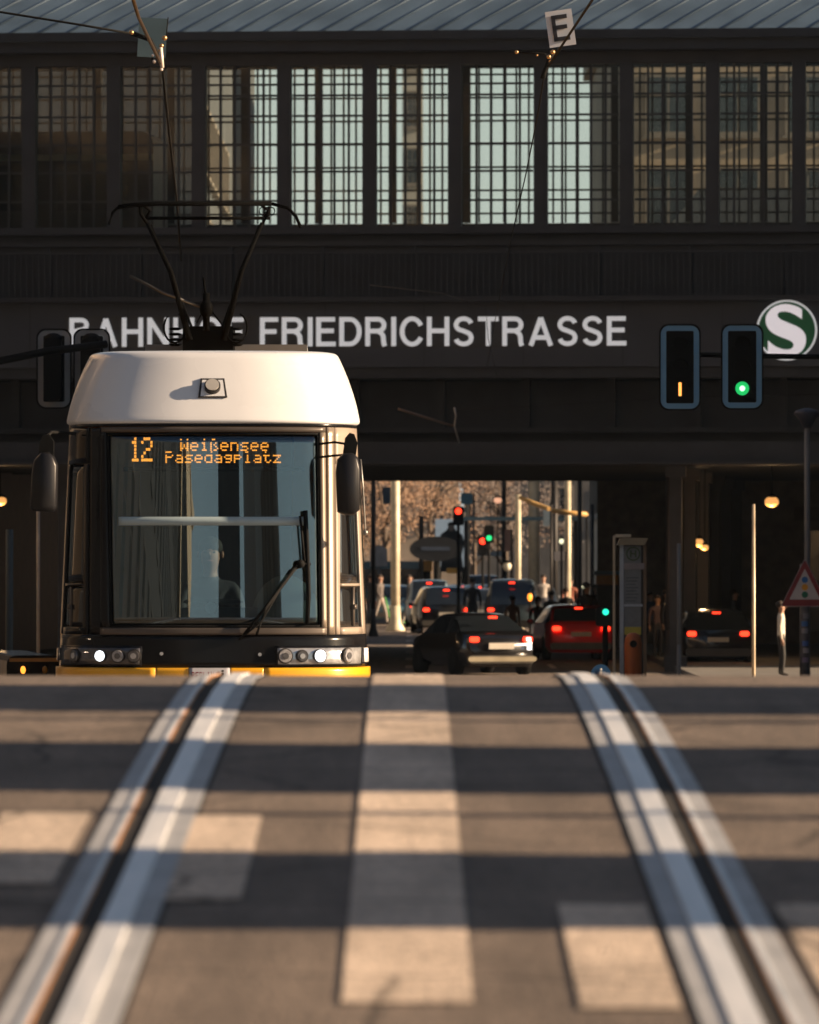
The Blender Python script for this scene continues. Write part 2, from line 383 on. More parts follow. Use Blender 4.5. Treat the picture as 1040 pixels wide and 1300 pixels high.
# ------------------------------------------------------------------ building generator
def facade_building(name, label, x0, x1, y0, y1, h, wallm, faces, floor=3.6, bay=3.2, winm=None, z0=0, ww=1.5, wh=2.1, cap=90, ground=4.5, frm=None):
    t = thing(name, label, 'building', ((x0+x1)/2, (y0+y1)/2, z0))
    cx, cy = (x0+x1)/2, (y0+y1)/2; hx, hy = (x1-x0)/2, (y1-y0)/2
    MB().box(-hx, hx, -hy, hy, -1.5, h).build('wall', wallm, t)
    MB().box(-hx-.4, hx+.4, -hy-.4, hy+.4, h+.003, h+.6).build('cornice', wallm, t)
    MB().box(-hx+.5, hx-.5, -hy+.5, hy-.5, h+.6, h+2.2).build('roof', mat('roof_lead', (.09, .10, .11), .6, .3), t)
    winm = winm or mat('window_glass_dark', (.02, .025, .03), .08, 0, var=.3, spec=.8)
    frm = frm or mat('stone_frame', (.24, .21, .18), .8); n = 0
    proto = {}
    for fc in faces:
        L = (x1-x0) if fc in 'ns' else (y1-y0); nb = max(1, int(L/bay)); st = L/nb
        for fl in range(int((h-ground)/floor)):
            for i in range(nb):
                if n >= cap: break
                n += 1
                if 'w' not in proto:
                    fr = MB().ring(rrect(-ww/2-.14, ww/2+.14, -.14, wh+.14, .01, 1), rrect(-ww/2, ww/2, 0, wh, .01, 1), -.12, 0)
                    fr.box(-ww/2-.25, ww/2+.25, -.22, 0, -.26, -.143)
                    fr.box(-.03, .03, -.06, 0, 0, wh); fr.box(-ww/2, -.033, -.055, 0, wh*.66, wh*.66+.06).box(.033, ww/2, -.055, 0, wh*.66, wh*.66+.06)
                    a = fr.build('window', frm, t); p = MB().box(-ww/2, ww/2, -.03, -.005, 0, wh).build('pane', winm, a); proto['w'] = 1; proto['a'] = a; proto['p'] = p
                    wo = a
                else:
                    wo = proto['a'].copy(); C.objects.link(wo); po = proto['p'].copy(); C.objects.link(po); po.parent = wo
                u = -L/2+st*(i+.5); z = ground+fl*floor
                if fc == 's': wo.location = (u, -hy, z); wo.rotation_euler.z = 0
                if fc == 'n': wo.location = (-u, hy, z); wo.rotation_euler.z = math.pi
                if fc == 'w': wo.location = (-hx, -u, z); wo.rotation_euler.z = R(-90)
                if fc == 'e': wo.location = (hx, u, z); wo.rotation_euler.z = R(90)
    return t
M_sand = mat('sandstone', (.42, .33, .24), .85, var=.18, scale=.8)
M_stone = mat('grey_stone', (.26, .25, .24), .85, var=.2, scale=.7)
M_darkst = mat('sooty_stone', (.10, .095, .09), .85, var=.25, scale=.7)
M_slate = mat('slate_cladding', (.07, .078, .09), .7, var=.2, scale=.5)
M_pale = mat('pale_render', (.50, .46, .40), .85, var=.1, scale=.5)

# right-hand row: shades the street in front of the viaduct, with a side street between the blocks
facade_building('office_building', 'tall grey stone office block on the right bank before the station', 13.5, 32, 64, 92, 19, M_stone, 'wn')
facade_building('office_building', 'dark stone corner block on the right next to the viaduct', 13.5, 32, 100, 140.5, 20, M_darkst, 'we')
facade_building('apartment_house', 'sandstone town house on the left bank before the station', -32, -14, 66, 146, 19, M_sand, 'es')
# street beyond the viaduct
facade_building('shop_building', 'dark stone block on the right just beyond the viaduct', 8.2, 26, 205, 228, 11.5, M_slate, 'ws')
facade_building('shop_building', 'tall sandstone block further down the right side', 8.6, 30, 262, 322, 25, M_sand, 'sw', bay=2.4)
facade_building('shop_building', 'long grey block on the left side beyond the viaduct', -32, -6.8, 214, 300, 27, M_slate, 'es')
facade_building('office_tower', 'slim pale tower rising far down the street', -.45, .85, 432, 440, 42, M_pale, 's', ww=.7, bay=1)
facade_building('apartment_house', 'low sandstone house closing the far end of the street behind the trees', -14, 3, 410, 428, 9.2, M_sand, 's', cap=60)
facade_building('apartment_house', 'grey stone house closing the far end of the street on the right', 3.4, 22, 410, 428, 9.8, M_darkst, 's', cap=60)
# bank behind the camera: mirrored in the windscreen
facade_building('riverside_building', 'tall pale house behind the bridge on the right side', 21, 44, -150, -60, 30, M_pale, 'wn', cap=60)
facade_building('riverside_building', 'soot-dark house beside the bridge on the left', -32, -14.5, -46, 58, 22, mat('river_soot', (.028, .03, .036), .85, var=.3, scale=.7), 'e', bay=4.2, cap=80, frm=mat('frame_soot', (.05,.05,.055), .8))
facade_building('riverside_building', 'sandstone house behind the bridge on the left side', -34, -13, -150, -50, 26, M_sand, 'en', cap=90)
facade_building('riverside_building', 'unseen tall dark tower added far behind the bridge for its reflection', 2.6, 17, -190, -178, 70, M_darkst, 'n', cap=20)  # tower added so that its reflection darkens a band of the windscreen
# unseen stone blocks added to cast the bars of shade across the roadway
M_caster = mat('caster_sandstone', (.30, .26, .21), .9, var=.25, scale=2, bump=.3)
def shade_caster(y0, y1, label):
    t = thing('unseen_caster', label, 'shade_caster', (9.6, (y0+y1)/2, zg((y0+y1)/2)), 0, 'stone blocks added to cast shade on the roadway')
    h = (y1-y0)/2
    rnd = random.Random(int(y0*100)); ol = [(-h, -1)]; L1 = []; L2 = []
    for q in range(46):
        z = 1.2+q*.08; wv = .05*math.sin(z*4.1+y0)+.03*math.sin(z*9+y0*3)+rnd.uniform(-.015, .015)
        L1.append((h+wv, z)); L2.append((-h-.05*math.sin(z*3.3+y0*2)-rnd.uniform(0, .03), z))
    ol = [(-h, -1), (h, -1)]+L1+[(h, 6.5), (-h, 6.5)]+L2[::-1]
    MB().prism([(a_, b_) for a_, b_ in ol], -.5, .5, Matrix.Rotation(R(90), 4, 'Z')).build('shaft', M_caster, t)
    MB().box(-.6, .6, -h-.04, h+.04, 6.503, 6.8).build('caster_cap', M_caster, t, .02)
    MB().box(-.6, .6, -h-.04, h+.04, -1, .6).build('caster_base', M_caster, t)
    return t
shade_caster(21.45, 23.4, 'unseen stone block added to cast shade, nearest the crest')
shade_caster(17.85, 19.7, 'unseen stone block added to cast shade, second from the crest')
shade_caster(14.1, 15.85, 'unseen stone block added to cast shade, third from the crest')
shade_caster(10.2, 12.0, 'unseen stone block added to cast shade, nearest the camera')

for y_, lab in ((20.95, 'unseen slim lamp post added for its thin shadow between the two farthest shade blocks'), (17.1, 'unseen slim lamp post added for its thin shadow beside the middle shade block')):
    t = thing('unseen_lamp_post', lab, 'lamp post', (9.3, y_, zg(y_)), 0, 'slim lamp posts added for their thin shadows')  # unseen posts added for the thin shadows they throw on the road
    MB().lathe((0,0,0), [(.16,-.5),(.16,.3),(.07,.5),(.05,2.4),(.08,2.5),(.05,2.6),(.045,4.6)], 12).build('shaft', M_dark, t)
    MB().lathe((0,0,4.6), [(.05,0),(.2,.1),(.24,.35),(.18,.55),(.05,.65)], 14).build('lantern', M_grey, t)
# ------------------------------------------------------------------ railway station on the viaduct
def pz(py, d=158.0): return CZ-(py-699)*d/F
def pxx(px, d=158.0): return (px-520)*d/F
ST = thing('railway_station', 'dark iron railway station on a viaduct with a long glazed hall across the street', 'railway station', (0, 158, 0), R(-5))
M_iron = mat('station_iron', (.022, .023, .027), .6, .1, var=.3, scale=1.5)
M_iron2 = mat('station_iron_brown', (.030, .029, .031), .6, .1, var=.3, scale=1.2)
M_fascia = mat('sign_fascia', (.036, .038, .046), .65, 0, var=.15, scale=.8)
M_zinc = mat('zinc_roof', (.085, .13, .18), .5, .2, var=.2, scale=.9)
XL, XR = -26.0, 26.0
def sb(nm, m, x0, x1, y0, y1, z0, z1): return MB().box(x0, x1, y0, y1, z0, z1).build(nm, m, ST)
# roof with standing seams, built as a gently bowed sheet
rf = MB(); prof = [(-.55, pz(46)), (-.5, pz(43)), (1.5, 15.95), (4, 17.1), (8, 18.2), (13, 18.7), (18, 18.2), (22, 17.1), (24.5, 15.9)]
V = []; Fc = []
for (y, z) in prof: V += [(XL, y, z), (XR, y, z)]
for (y, z) in prof: V += [(XL, y, z-.12), (XR, y, z-.12)]
n = len(prof)
for i in range(n-1):
    Fc.append((2*i, 2*i+1, 2*i+3, 2*i+2)); Fc.append((2*n+2*i, 2*n+2*i+2, 2*n+2*i+3, 2*n+2*i+1))
Fc += [(0, 2*n, 2*n+1, 1), (2*n-2, 2*n-1, 4*n-1, 4*n-2)]
roof = rf.add(V, Fc).build('roof', M_zinc, ST)
sm = MB()
def roofz(y):
    for (a, za), (b, zb) in zip(prof[1:], prof[2:]):
        if y <= b: return za+(zb-za)*(y-a)/(b-a)
x = XL-2
while x < XR:
    pts = []
    for y in (-.45, 1.5, 4, 6): pts.append((min(XR, max(XL, x+y*.85)), y, roofz(y)+.02))
    if XL < x: sm.tube(pts, .02, 5)
    x += .66
sm.build('standing_seams', M_zinc, roof)
sb('gutter', M_iron, XL, XR, -.66, -.55, pz(52), pz(41))
sb('cornice', M_iron, XL, XR, -.50, .3, pz(66), pz(46)-.003)
sb('lintel', M_iron2, XL, XR, -.05, .3, pz(82), pz(66)-.003)
sb('window_sill', M_iron, XL, XR, -.30, .3, pz(297), pz(288))
sb('upper_girder', M_iron, XL, XR, -.02, .6, pz(383), pz(297)-.003)
# flanges, rail, ledge
sb('flange', M_iron2, XL, XR, -.16, -.025, pz(312), pz(306))
sb('ledge', M_iron, XL, XR, -.42, -.025, pz(383), pz(377))
r = MB()
x = XL
while x < XR:
    r.box(x, x+.035, -.34, -.31, pz(377)+.002, pz(322)); x += .14
r.box(XL, XR, -.36, -.29, pz(322)+.001, pz(319)); r.build('service_railing', M_iron, ST)
for k in range(-12, 13):
    xx = k*2.13+.1; MB().box(xx-.05, xx+.05, -.14, -.025, pz(377)+.002, pz(312)-.002).build('stiffener', M_iron, ST)
sb('sign_fascia', M_fascia, XL, XR, -.10, .5, pz(466), pz(383)-.004)
for k in range(-10, 11):
    xx = k*2.3+.35; MB().box(xx-.012, xx+.012, -.112, -.104, pz(465), pz(385)).build('fascia_joint', M_iron, ST)
sb('lower_girder', M_iron, XL, XR, 1.6, 2.2, pz(560), pz(466)-.3)
sb('soffit', M_iron, XL, XR, .0, 2.6, pz(466)-.25, pz(466)-.003)
sb('girder_flange', M_iron2, XL, XR, 1.1, 1.59, pz(548), pz(542))
for k in range(-12, 13):
    xx = k*2.0+.6; MB().box(xx-.09, xx+.09, 1.35, 1.595, pz(541), pz(478)).build('girder_stiffener', M_iron, ST)
for k in range(11): MB().box(XL, XR, 4+k*3.6, 4.5+k*3.6, 4.85, 5.8).build('cross_beam', M_iron, ST)
sb('deck', M_iron, XL, XR, 2.6, 43, 5.8, 6.6)
sb('front_beam', M_iron, XL, XR, .3, .9, 4.82, 5.35)
sb('beam_edge', M_iron2, XL, XR, .18, .295, pz(589), pz(586))
sb('shade_end_wall', M_iron, XL-.3, XL-.003, .3, 25, 6.7, 15.9); sb('shade_end_wall', M_iron, XR+.003, XR+.3, .3, 25, 6.7, 15.9)  # unseen end walls added to keep the low sun out of the hall
# platform level floor and rear wall
sb('platform_floor', M_stone, XL, XR, .6, 26, 9.0, 9.3)
sb('rear_girder', M_iron, XL, XR, 25, 25.6, 6.6, 11.6)
sb('rear_lintel', M_iron, XL, XR, 24.6, 25, 15.75, 16.3)
M_pane = glass('sooty_pane', (.95, .97, .95), .0, .06, .012, (.22, .22, .22))
M_pane2 = glass('rear_pane', (.95, .97, .95), .0, .06, .012, (.22, .22, .22))
M_bar = mat('glazing_iron', (.03, .03, .03), .55)
pitch = 109*158/F; bw = 92*158/F
wt, wb = pz(82), pz(288)
bars = MB()
hz = [pz(v) for v in (106, 120, 146, 182, 217, 254)]
for i in range(1, 5):
    x = -bw/2+bw*i/5; bars.box(x-.027, x+.027, -.01, .05, wb, wt)
xb = [-bw/2]+[-bw/2+bw*i/5 for i in range(1, 5)]+[bw/2]
for z in hz:
    for a, b in zip(xb, xb[1:]): bars.box(a+.028, b-.028, 0, .04, z-.025, z+.025)
W0 = bars.build('window', M_bar, ST); W0.location = (0, .05, 0)
P0 = MB().box(-bw/2, bw/2, .055, .065, wb, wt).build('pane', M_pane, W0)
PL = MB().box(-.155, .155, -.16, .3, wb, wt).build('pillar', M_iron2, ST)
bars = MB(); w0, w1 = 11.6, 15.75
for i in range(1, 6):
    x = -1+2*i/6; bars.box(x-.026, x+.026, 0, .05, w0, w1)
xb = [-1]+[-1+2*i/6 for i in range(1, 6)]+[1]
for k in range(7):
    z = w0+.25+k*.62
    for a, b in zip(xb, xb[1:]): bars.box(a+.027, b-.027, 0, .04, z-.026, z+.026)
W1 = bars.build('rear_window', M_bar, ST); P1 = MB().box(-1, 1, .055, .065, w0, w1).build('pane', M_pane2, W1)
PR = MB().box(-.1, .1, -.1, .2, w0, w1).build('rear_pillar', M_bar, ST)
xc0 = pxx(33)+pitch/2
first = True
for k in range(-9, 17):
    xc = xc0+k*pitch
    if abs(xc) > 25: continue
    if first: a = W0; b = PL; c1 = W1; d1 = PR; first = False
    else:
        a = W0.copy(); C.objects.link(a); p = P0.copy(); C.objects.link(p); p.parent = a
        b = PL.copy(); C.objects.link(b)
        c1 = W1.copy(); C.objects.link(c1); p = P1.copy(); C.objects.link(p); p.parent = c1
        d1 = PR.copy(); C.objects.link(d1)
    a.location = (xc, .08, 0); b.location = (xc-pitch/2, 0, 0)
    c1.location = (xc+.31, 24.7, 0); d1.location = (xc+.31-1.0, 24.65, 0)
# supports and abutments under the viaduct
colb = MB().box(-.14, .14, -.14, .14, 0, 4.82).box(-.25, .25, -.25, .25, 0, .35).box(-.24, .24, -.24, .24, 4.55, 4.818)
CL = colb.build('column', mat('column_grey', (.05, .045, .043), .6, .1, var=.2), ST)
f0 = True
for x in (-8.4, 6.05):
    for y in (2.5, 9.7, 16.9, 24.1, 31.3, 38.5):
        c = CL if f0 else CL.copy()
        if not f0: C.objects.link(c)
        f0 = False; c.location = (x, y, 0)
M_brick = mat('glazed_brick', (.16, .12, .09), .5, var=.3, scale=3)
sb('abutment', M_brick, 12.2, XR, 1, 42, 0, 5.79); sb('abutment', M_brick, XL, -12.5, 1, 42, 0, 5.79)
# shop front inside the viaduct, right
MB().box(1.9, 12.19, 41, 41.4, 0, 5.79).build('shop_wall', M_brick, ST)
MB().box(8.1, 9.7, 40.9, 40.995, .5, 3.4).build('shop_window', mat('shop_glass', (.02, .018, .015), .1, spec=.8), ST)
MB().box(7.62, 12.1, 40.8, 40.995, 3.7, 4.1).build('shop_fascia', mat('shop_fascia', (.10, .07, .05), .5), ST)

# station sign letters
SG = thing('station_sign', 'white letters BAHNHOF FRIEDRICHSTRASSE mounted across the dark viaduct fascia', 'sign', (0, 158, 0), R(-5))
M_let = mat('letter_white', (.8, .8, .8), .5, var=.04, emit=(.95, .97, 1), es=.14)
def word(txt, px0, px1, gaps=7):
    ws = []
    for ch in txt: ws.append(GL[ch][0])
    free = (px1-px0)-gaps*(len(txt)-1); k = free/sum(ws); x = px0
    for ch, ww_ in zip(txt, ws):
        z0, z1 = pz(439.5), pz(402.5)
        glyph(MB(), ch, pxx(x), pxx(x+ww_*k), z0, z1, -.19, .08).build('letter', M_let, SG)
        x += ww_*k+gaps
word('BAHNHOF', 86, 309, 6); word('FRIEDRICHSTRASSE', 330, 796, 5)
MB().box(pxx(80), pxx(800), -.105, -.10, pz(442), pz(400)).build('backing', mat('sign_backing', (.03, .028, .028), .5), SG)

# S roundel
SL = thing('station_roundel', 'round green sign with a white S hanging at the right of the viaduct', 'sign', (pxx(996), 157.0, pz(421)), 0)
k = 1/4.727*157/F
Spoly = [(925,160),(903,146),(880,138),(852,130),(825,128),(795,131),(765,141),(740,157),(722,178),(710,200),(707,222),(710,248),(720,270),(735,289),(755,305),(780,318),(810,330),(835,339),(855,348),(869,358),(876,372),(872,386),(862,396),(845,401),(820,401),(795,395),(770,385),(745,368),(722,346),(720,432),(760,434),(800,434),(840,435),(880,433),(905,424),(925,410),(940,386),(948,360),(949,335),(945,312),(932,291),(915,275),(890,260),(860,248),(830,235),(800,222),(784,210),(778,197),(781,184),(790,177),(808,173),(830,173),(855,179),(880,190),(902,203),(925,218)]
pts = [((x-835)*k, -(y-285)*k) for x, y in Spoly]
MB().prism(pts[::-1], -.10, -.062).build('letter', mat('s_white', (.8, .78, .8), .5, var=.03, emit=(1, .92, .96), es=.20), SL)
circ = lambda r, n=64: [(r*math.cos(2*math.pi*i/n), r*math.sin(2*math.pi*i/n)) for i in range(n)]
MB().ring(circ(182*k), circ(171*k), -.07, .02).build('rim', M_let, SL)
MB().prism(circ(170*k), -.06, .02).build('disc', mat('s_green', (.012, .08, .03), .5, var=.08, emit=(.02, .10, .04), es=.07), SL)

# train standing in the hall behind the panes
TR = thing('suburban_train', 'dark suburban train standing in the station hall behind the left windows', 'train', (-15, 166, 9.3), R(-5))
MB().prism(rrect(-9, 9, .4, 3.6, .3), -1.4, 1.4).build('body', mat('train_dark', (.03, .022, .02), .4), TR)
for k in range(7): MB().box(-8.3+k*2.5, -6.6+k*2.5, -1.43, -1.405, 1.7, 2.8).build('window', mat('train_win', (.03, .03, .03), .15), TR)
MB().box(-9, 9, -1.42, -1.402, 2.9, 3.05).build('stripe', mat('train_cream', (.3, .28, .2), .5), TR)

# ------------------------------------------------------------------ tram
D0 = 52.0; ZR = zg(52)
TS = F/D0
def lx(px): return (px-268)/TS
def tz(py): return CZ-(py-699)/TS-ZR
TM = thing('tram', 'yellow black and white low-floor tram on route 12 coming over the bridge', 'tram', ((268-520)/TS, D0, ZR), R(.6))
TT = [(0,0,0),(.2,.235,.006),(.35,.41,.03),(.5,.58,.075),(.62,.70,.13),(.72,.79,.20),(.80,.86,.30),(.88,.93,.46),(.94,.97,.66),(1,1,1.0)]
def plan(t):
    a = abs(t)
    for p, q in zip(TT, TT[1:]):
        if a <= q[0]+1e-9:
            f = (a-p[0])/(q[0]-p[0]); x = p[1]+(q[1]-p[1])*f; y = p[2]+(q[2]-p[2])*f; break
    return (x if t >= 0 else -x), y
# smooth the table with a dense blended lookup
LUT = []
for i in range(401):
    t = i/400; acc = [0, 0]; n_ = 0
    for j in range(-20, 21):
        tt = t+j*.0035
        if tt > 1: tt = 2-tt; x_, y_ = plan(tt); x_ = x_
        else: x_, y_ = plan(tt) if tt >= 0 else (-plan(-tt)[0], plan(-tt)[1])
        acc[0] += x_; acc[1] += y_; n_ += 1
    LUT.append((acc[0]/n_, acc[1]/n_))
y00 = LUT[0][1]; xN = LUT[-1][0]
LUT = [(x/xN, y-y00) for x, y in LUT]
def tof(k):
    a = min(abs(k), 1)
    lo, hi = 0, 400
    while hi-lo > 1:
        m_ = (lo+hi)//2
        if LUT[m_][0] <= a: lo = m_
        else: hi = m_
    f = (a-LUT[lo][0])/max(1e-9, LUT[hi][0]-LUT[lo][0])
    return (lo+f)/400*(1 if k >= 0 else -1)
def pl(t):
    a = min(abs(t), 1)*400; i = min(399, int(a)); f = a-i
    x = LUT[i][0]+(LUT[i+1][0]-LUT[i][0])*f; y = LUT[i][1]+(LUT[i+1][1]-LUT[i][1])*f
    return (x if t >= 0 else -x), y
ZH = tz(535)
def Wd(z):
    if z < .85: return 1.2-.05*max(0, .5-z)
    if z < ZH: return 1.2-.085*(z-.85)/(ZH-.85)
    return 1.115-.155*max(0, (z-ZH)/(tz(445)-ZH))**1.5
def lean(z):
    if z < .8: return .03*(.8-z)
    if z < ZH: return .055*(z-.8)
    return .055*(ZH-.8)+.62*(z-ZH)
def Sf(t, z, off=0):
    x, y = pl(t); x2, y2 = pl(t+.01 if t < .99 else t-.01); sg = 1 if t < .99 else -1
    dx, dy = (x2-x)*sg*1.2, (y2-y)*sg; L = math.hypot(dx, dy) or 1
    nx_, ny_ = dy/L, -dx/L
    return Vector((x*Wd(z)+nx_*off, y+lean(z)+ny_*off, z))
def patch(mb, top, bot, py0, py1, off=0, th=.02, nk=16, nz=6):
    """sheet of thickness th over the nose; top/bot = (left px, right px) at heights py0/py1"""
    z1, z0 = tz(py0), tz(py1); Vf = []; Vb = []
    for j in range(nz+1):
        f = j/nz; z = z0+(z1-z0)*f
        xl = lx(bot[0]+(top[0]-bot[0])*f); xr = lx(bot[1]+(top[1]-bot[1])*f)
        tl, tr_ = tof(xl/Wd(z)), tof(xr/Wd(z))
        for i in range(nk+1):
            t = tl+(tr_-tl)*i/nk
            Vf.append(Sf(t, z, off)); Vb.append(Sf(t, z, off-th))
    n = (nk+1)*(nz+1); V = Vf+Vb; Fc = []
    q = lambda i, j: j*(nk+1)+i
    for j in range(nz):
        for i in range(nk):
            Fc.append((q(i,j), q(i+1,j), q(i+1,j+1), q(i,j+1))); Fc.append((n+q(i,j), n+q(i,j+1), n+q(i+1,j+1), n+q(i+1,j)))
    mb.add(V, Fc, True); E = []
    for i in range(nk): E += [(q(i,0), n+q(i,0), n+q(i+1,0), q(i+1,0)), (q(i,nz), q(i+1,nz), n+q(i+1,nz), n+q(i,nz))]
    for j in range(nz): E += [(q(0,j), q(0,j+1), n+q(0,j+1), n+q(0,j)), (q(nk,j), n+q(nk,j), n+q(nk,j+1), q(nk,j+1))]
    o = len(mb.v)-len(V); mb.f += [tuple(a+o for a in f) for f in E]; mb.sm += [False]*len(E)
    return mb
M_tw = mat('tram_white', (.78, .79, .81), .28, var=.035, scale=2, coat=.4)
M_ty = mat('tram_yellow', (.85, .42, .015), .3, var=.05, coat=.4)
M_tfb = mat('frame_sunlit', (.28, .23, .18), .35, .4, var=.2, scale=3, stretch=(1, 1, .2))  # lighter copy of the frame, sun on the right side painted in
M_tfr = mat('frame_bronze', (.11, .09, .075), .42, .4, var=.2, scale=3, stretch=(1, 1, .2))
M_tglass = glass('windscreen_glass', (.50, .62, .66), .11, .008, refl=(.72, .86, .93))
M_sglass = glass('side_glass', (.35, .4, .42), .16, .01)
LF = lambda z: -Wd(z)*TS+268
# hood
hz0, hz1 = 535, 447
hood = MB(); rows = []
zs = [ZH-.012, ZH, ZH+.02, ZH+.05]+[ZH+(tz(447)-ZH)*f for f in (.25,.45,.65,.82,.93,1.0)]
Vh = []
nk = 64
for zi, z in enumerate(zs):
    off = (.0, .018, .022, .02)[zi] if zi < 4 else .018-.018*(zi-4)/6
    for i in range(nk+1): Vh.append(Sf(-1+2*i/nk, z, off))
# crown rolling back on to the roof
ztop = tz(447)
for dz_, dy_, sc in ((.02, .07, .985), (.03, .2, .97), (.035, .6, .96), (.035, 1.6, .96)):
    for i in range(nk+1):
        p = Sf(-1+2*i/nk, ztop, 0); Vh.append(Vector((p.x*sc, min(p.y, 5)*1.0+dy_, ztop+dz_)))
m_ = len(zs)+4
Fc = [(j*(nk+1)+i, j*(nk+1)+i+1, (j+1)*(nk+1)+i+1, (j+1)*(nk+1)+i) for j in range(m_-1) for i in range(nk)]
hood.add(Vh, Fc, True).build('roof_fairing', M_tw, TM)
# marker lamp set in a trapezoid plate on the fairing
def hood_pt(px, py, off):
    z = tz(py); return Sf(tof(lx(px)/Wd(z)), z, off)
lp = MB(); corners = [(254, 479), (284, 479), (288, 504), (251, 504)]
ins = [(256, 481), (282, 481), (285, 502), (254, 502)]
a = [hood_pt(x, y, .030) for x, y in corners]; b = [hood_pt(x, y, .030) for x, y in ins]
a2 = [hood_pt(x, y, .0) for x, y in corners]; b2 = [hood_pt(x, y, .0) for x, y in ins]
lp.add(a+b+a2+b2, [(i, (i+1)%4, 4+(i+1)%4, 4+i) for i in range(4)]+[(i, 8+i, 8+(i+1)%4, (i+1)%4) for i in range(4)]+[(4+i, 4+(i+1)%4, 12+(i+1)%4, 12+i) for i in range(4)])
plate = lp.build('lamp_plate', M_dark, TM)
MB().add(b+b2, [(3,2,1,0)]).build('plate_cover', M_tw, plate)
c = hood_pt(269, 491, .03)
tl = MB(); Mx = Matrix.Translation(c) @ Matrix.Rotation(R(-32), 4, 'X')
def disc(mb, M, r, y0, y1, n=24, r1=None):
    V = [M @ Vector((r*math.cos(2*math.pi*i/n), y0, r*math.sin(2*math.pi*i/n))) for i in range(n)]
    r1 = r1 or r
    V += [M @ Vector((r1*math.cos(2*math.pi*i/n), y1, r1*math.sin(2*math.pi*i/n))) for i in range(n)]
    return mb.add(V, [tuple(range(n)), tuple(range(2*n-1, n-1, -1))]+[(i, n+i, n+(i+1)%n, (i+1)%n) for i in range(n)], False)
top_l = disc(MB(), Mx, .062, -.035, .05).build('top_lamp', M_dark, TM)
disc(MB(), Mx, .052, -.045, -.036, r1=.052).build('lens', mat('lens_grey', (.42, .40, .37), .15, coat=.8), top_l)
# black band, pillars, windscreen
mb = MB(); patch(mb, (LF(tz(537))+.2, 268+Wd(tz(537))*TS-.2), (LF(tz(547))+.2, 268+Wd(tz(547))*TS-.2), 536.5, 541, .0, .05, 60, 2)
mb.build('header_band', M_black, TM)
fr = MB()
patch(fr, (128, 412), (128, 412), 541.5, 548, .012, .04, 40, 2); fr.build('header_frame', M_tfr, TM); fr = MB()
f2 = MB(); patch(f2, (405, 412), (408, 414), 548.2, 797, .012, .04, 2, 24); f2.build('right_frame', M_tfb, TM)
f2 = MB(); patch(f2, (414.5, 424), (416.5, 425), 541.5, 806, .004, .04, 3, 24); f2.build('pillar_trim', M_tfb, TM)
fl = MB(); patch(fl, (127.5, 134), (127, 139), 548.2, 797, .012, .04, 3, 24); fl.build('left_frame', M_black, TM)  # left frame black: its shade is put into the colour
patch(fr, (127, 414), (127, 414), 797.2, 806, .012, .04, 40, 3)
fr.build('bottom_frame', M_tfr, TM)
sealm = MB()
patch(sealm, (134.3, 405), (134.3, 405), 548.3, 551.5, .004, .03, 40, 1)
patch(sealm, (402.3, 404.8), (405, 407.8), 552, 793.5, .004, .03, 1, 24)
patch(sealm, (134.3, 137), (139.3, 142), 552, 793.5, .004, .03, 1, 24)
patch(sealm, (139.3, 407.8), (139.3, 407.8), 793.7, 797, .004, .03, 40, 1)
sealm.build('window_seal', M_rub, TM)
ws = MB(); patch(ws, (137.2, 402), (142.2, 404.8), 551.7, 793.5, .0, .012, 48, 24); WS = ws.build('windscreen', M_tglass, TM)
# lower black mask, bumper, plate
mb = MB(); patch(mb, (72, 465.5), (70, 466.5), 806.4, 847.4, .0, .05, 60, 6); mb.build('front_panel', M_black, TM)
mb = MB(); patch(mb, (127, 466), (127, 466), 797.5, 806, -.01, .04, 8, 1); 
for a_, b_ in ((68.6, 197.6), (198.6, 239.4), (292.6, 334.2), (335.2, 467.6)):
    bump = MB(); patch(bump, (a_, b_), (a_, b_), 848, 866, .02, .06, 20, 4); bump.build('bumper_panel', M_ty, TM)
mb = MB(); patch(mb, (69, 467.5), (69, 467.5), 866.3, 905, .015, .06, 60, 4); mb.build('lower_bumper', M_ty, TM)
mb = MB(); patch(mb, (71, 465.5), (71, 465.5), 905.3, 985, -.02, .06, 60, 4); mb.build('skirt', M_black, TM)
M_plate = mat('plate_grey', (.42, .42, .46), .5)
mb = MB(); patch(mb, (240.2, 291.8), (240.2, 291.8), 848, 884, .024, .02, 10, 2); plt = mb.build('number_plate', M_plate, TM)
mb = MB()
for i_, ch in enumerate('BERLIN'): glyph(mb, ch, lx(243.5+i_*4.9+(1.2 if ch == 'I' else 0)), lx(247.3+i_*4.9-(1.4 if ch == 'I' else 0)), tz(862.5), tz(853), Sf(0, tz(857), .03).y-.006, .004)
mb.build('lettering', mat('plate_ink', (.25, .05, .07), .6), plt)
MB().add([], []); letter(MB(), 'i', lx(281), lx(284.5), tz(862.5), tz(850.5), Sf(0, tz(857), .026).y-.001, .002, .02).build('lettering', mat('plate_black', (.02, .02, .02), .6), plt)
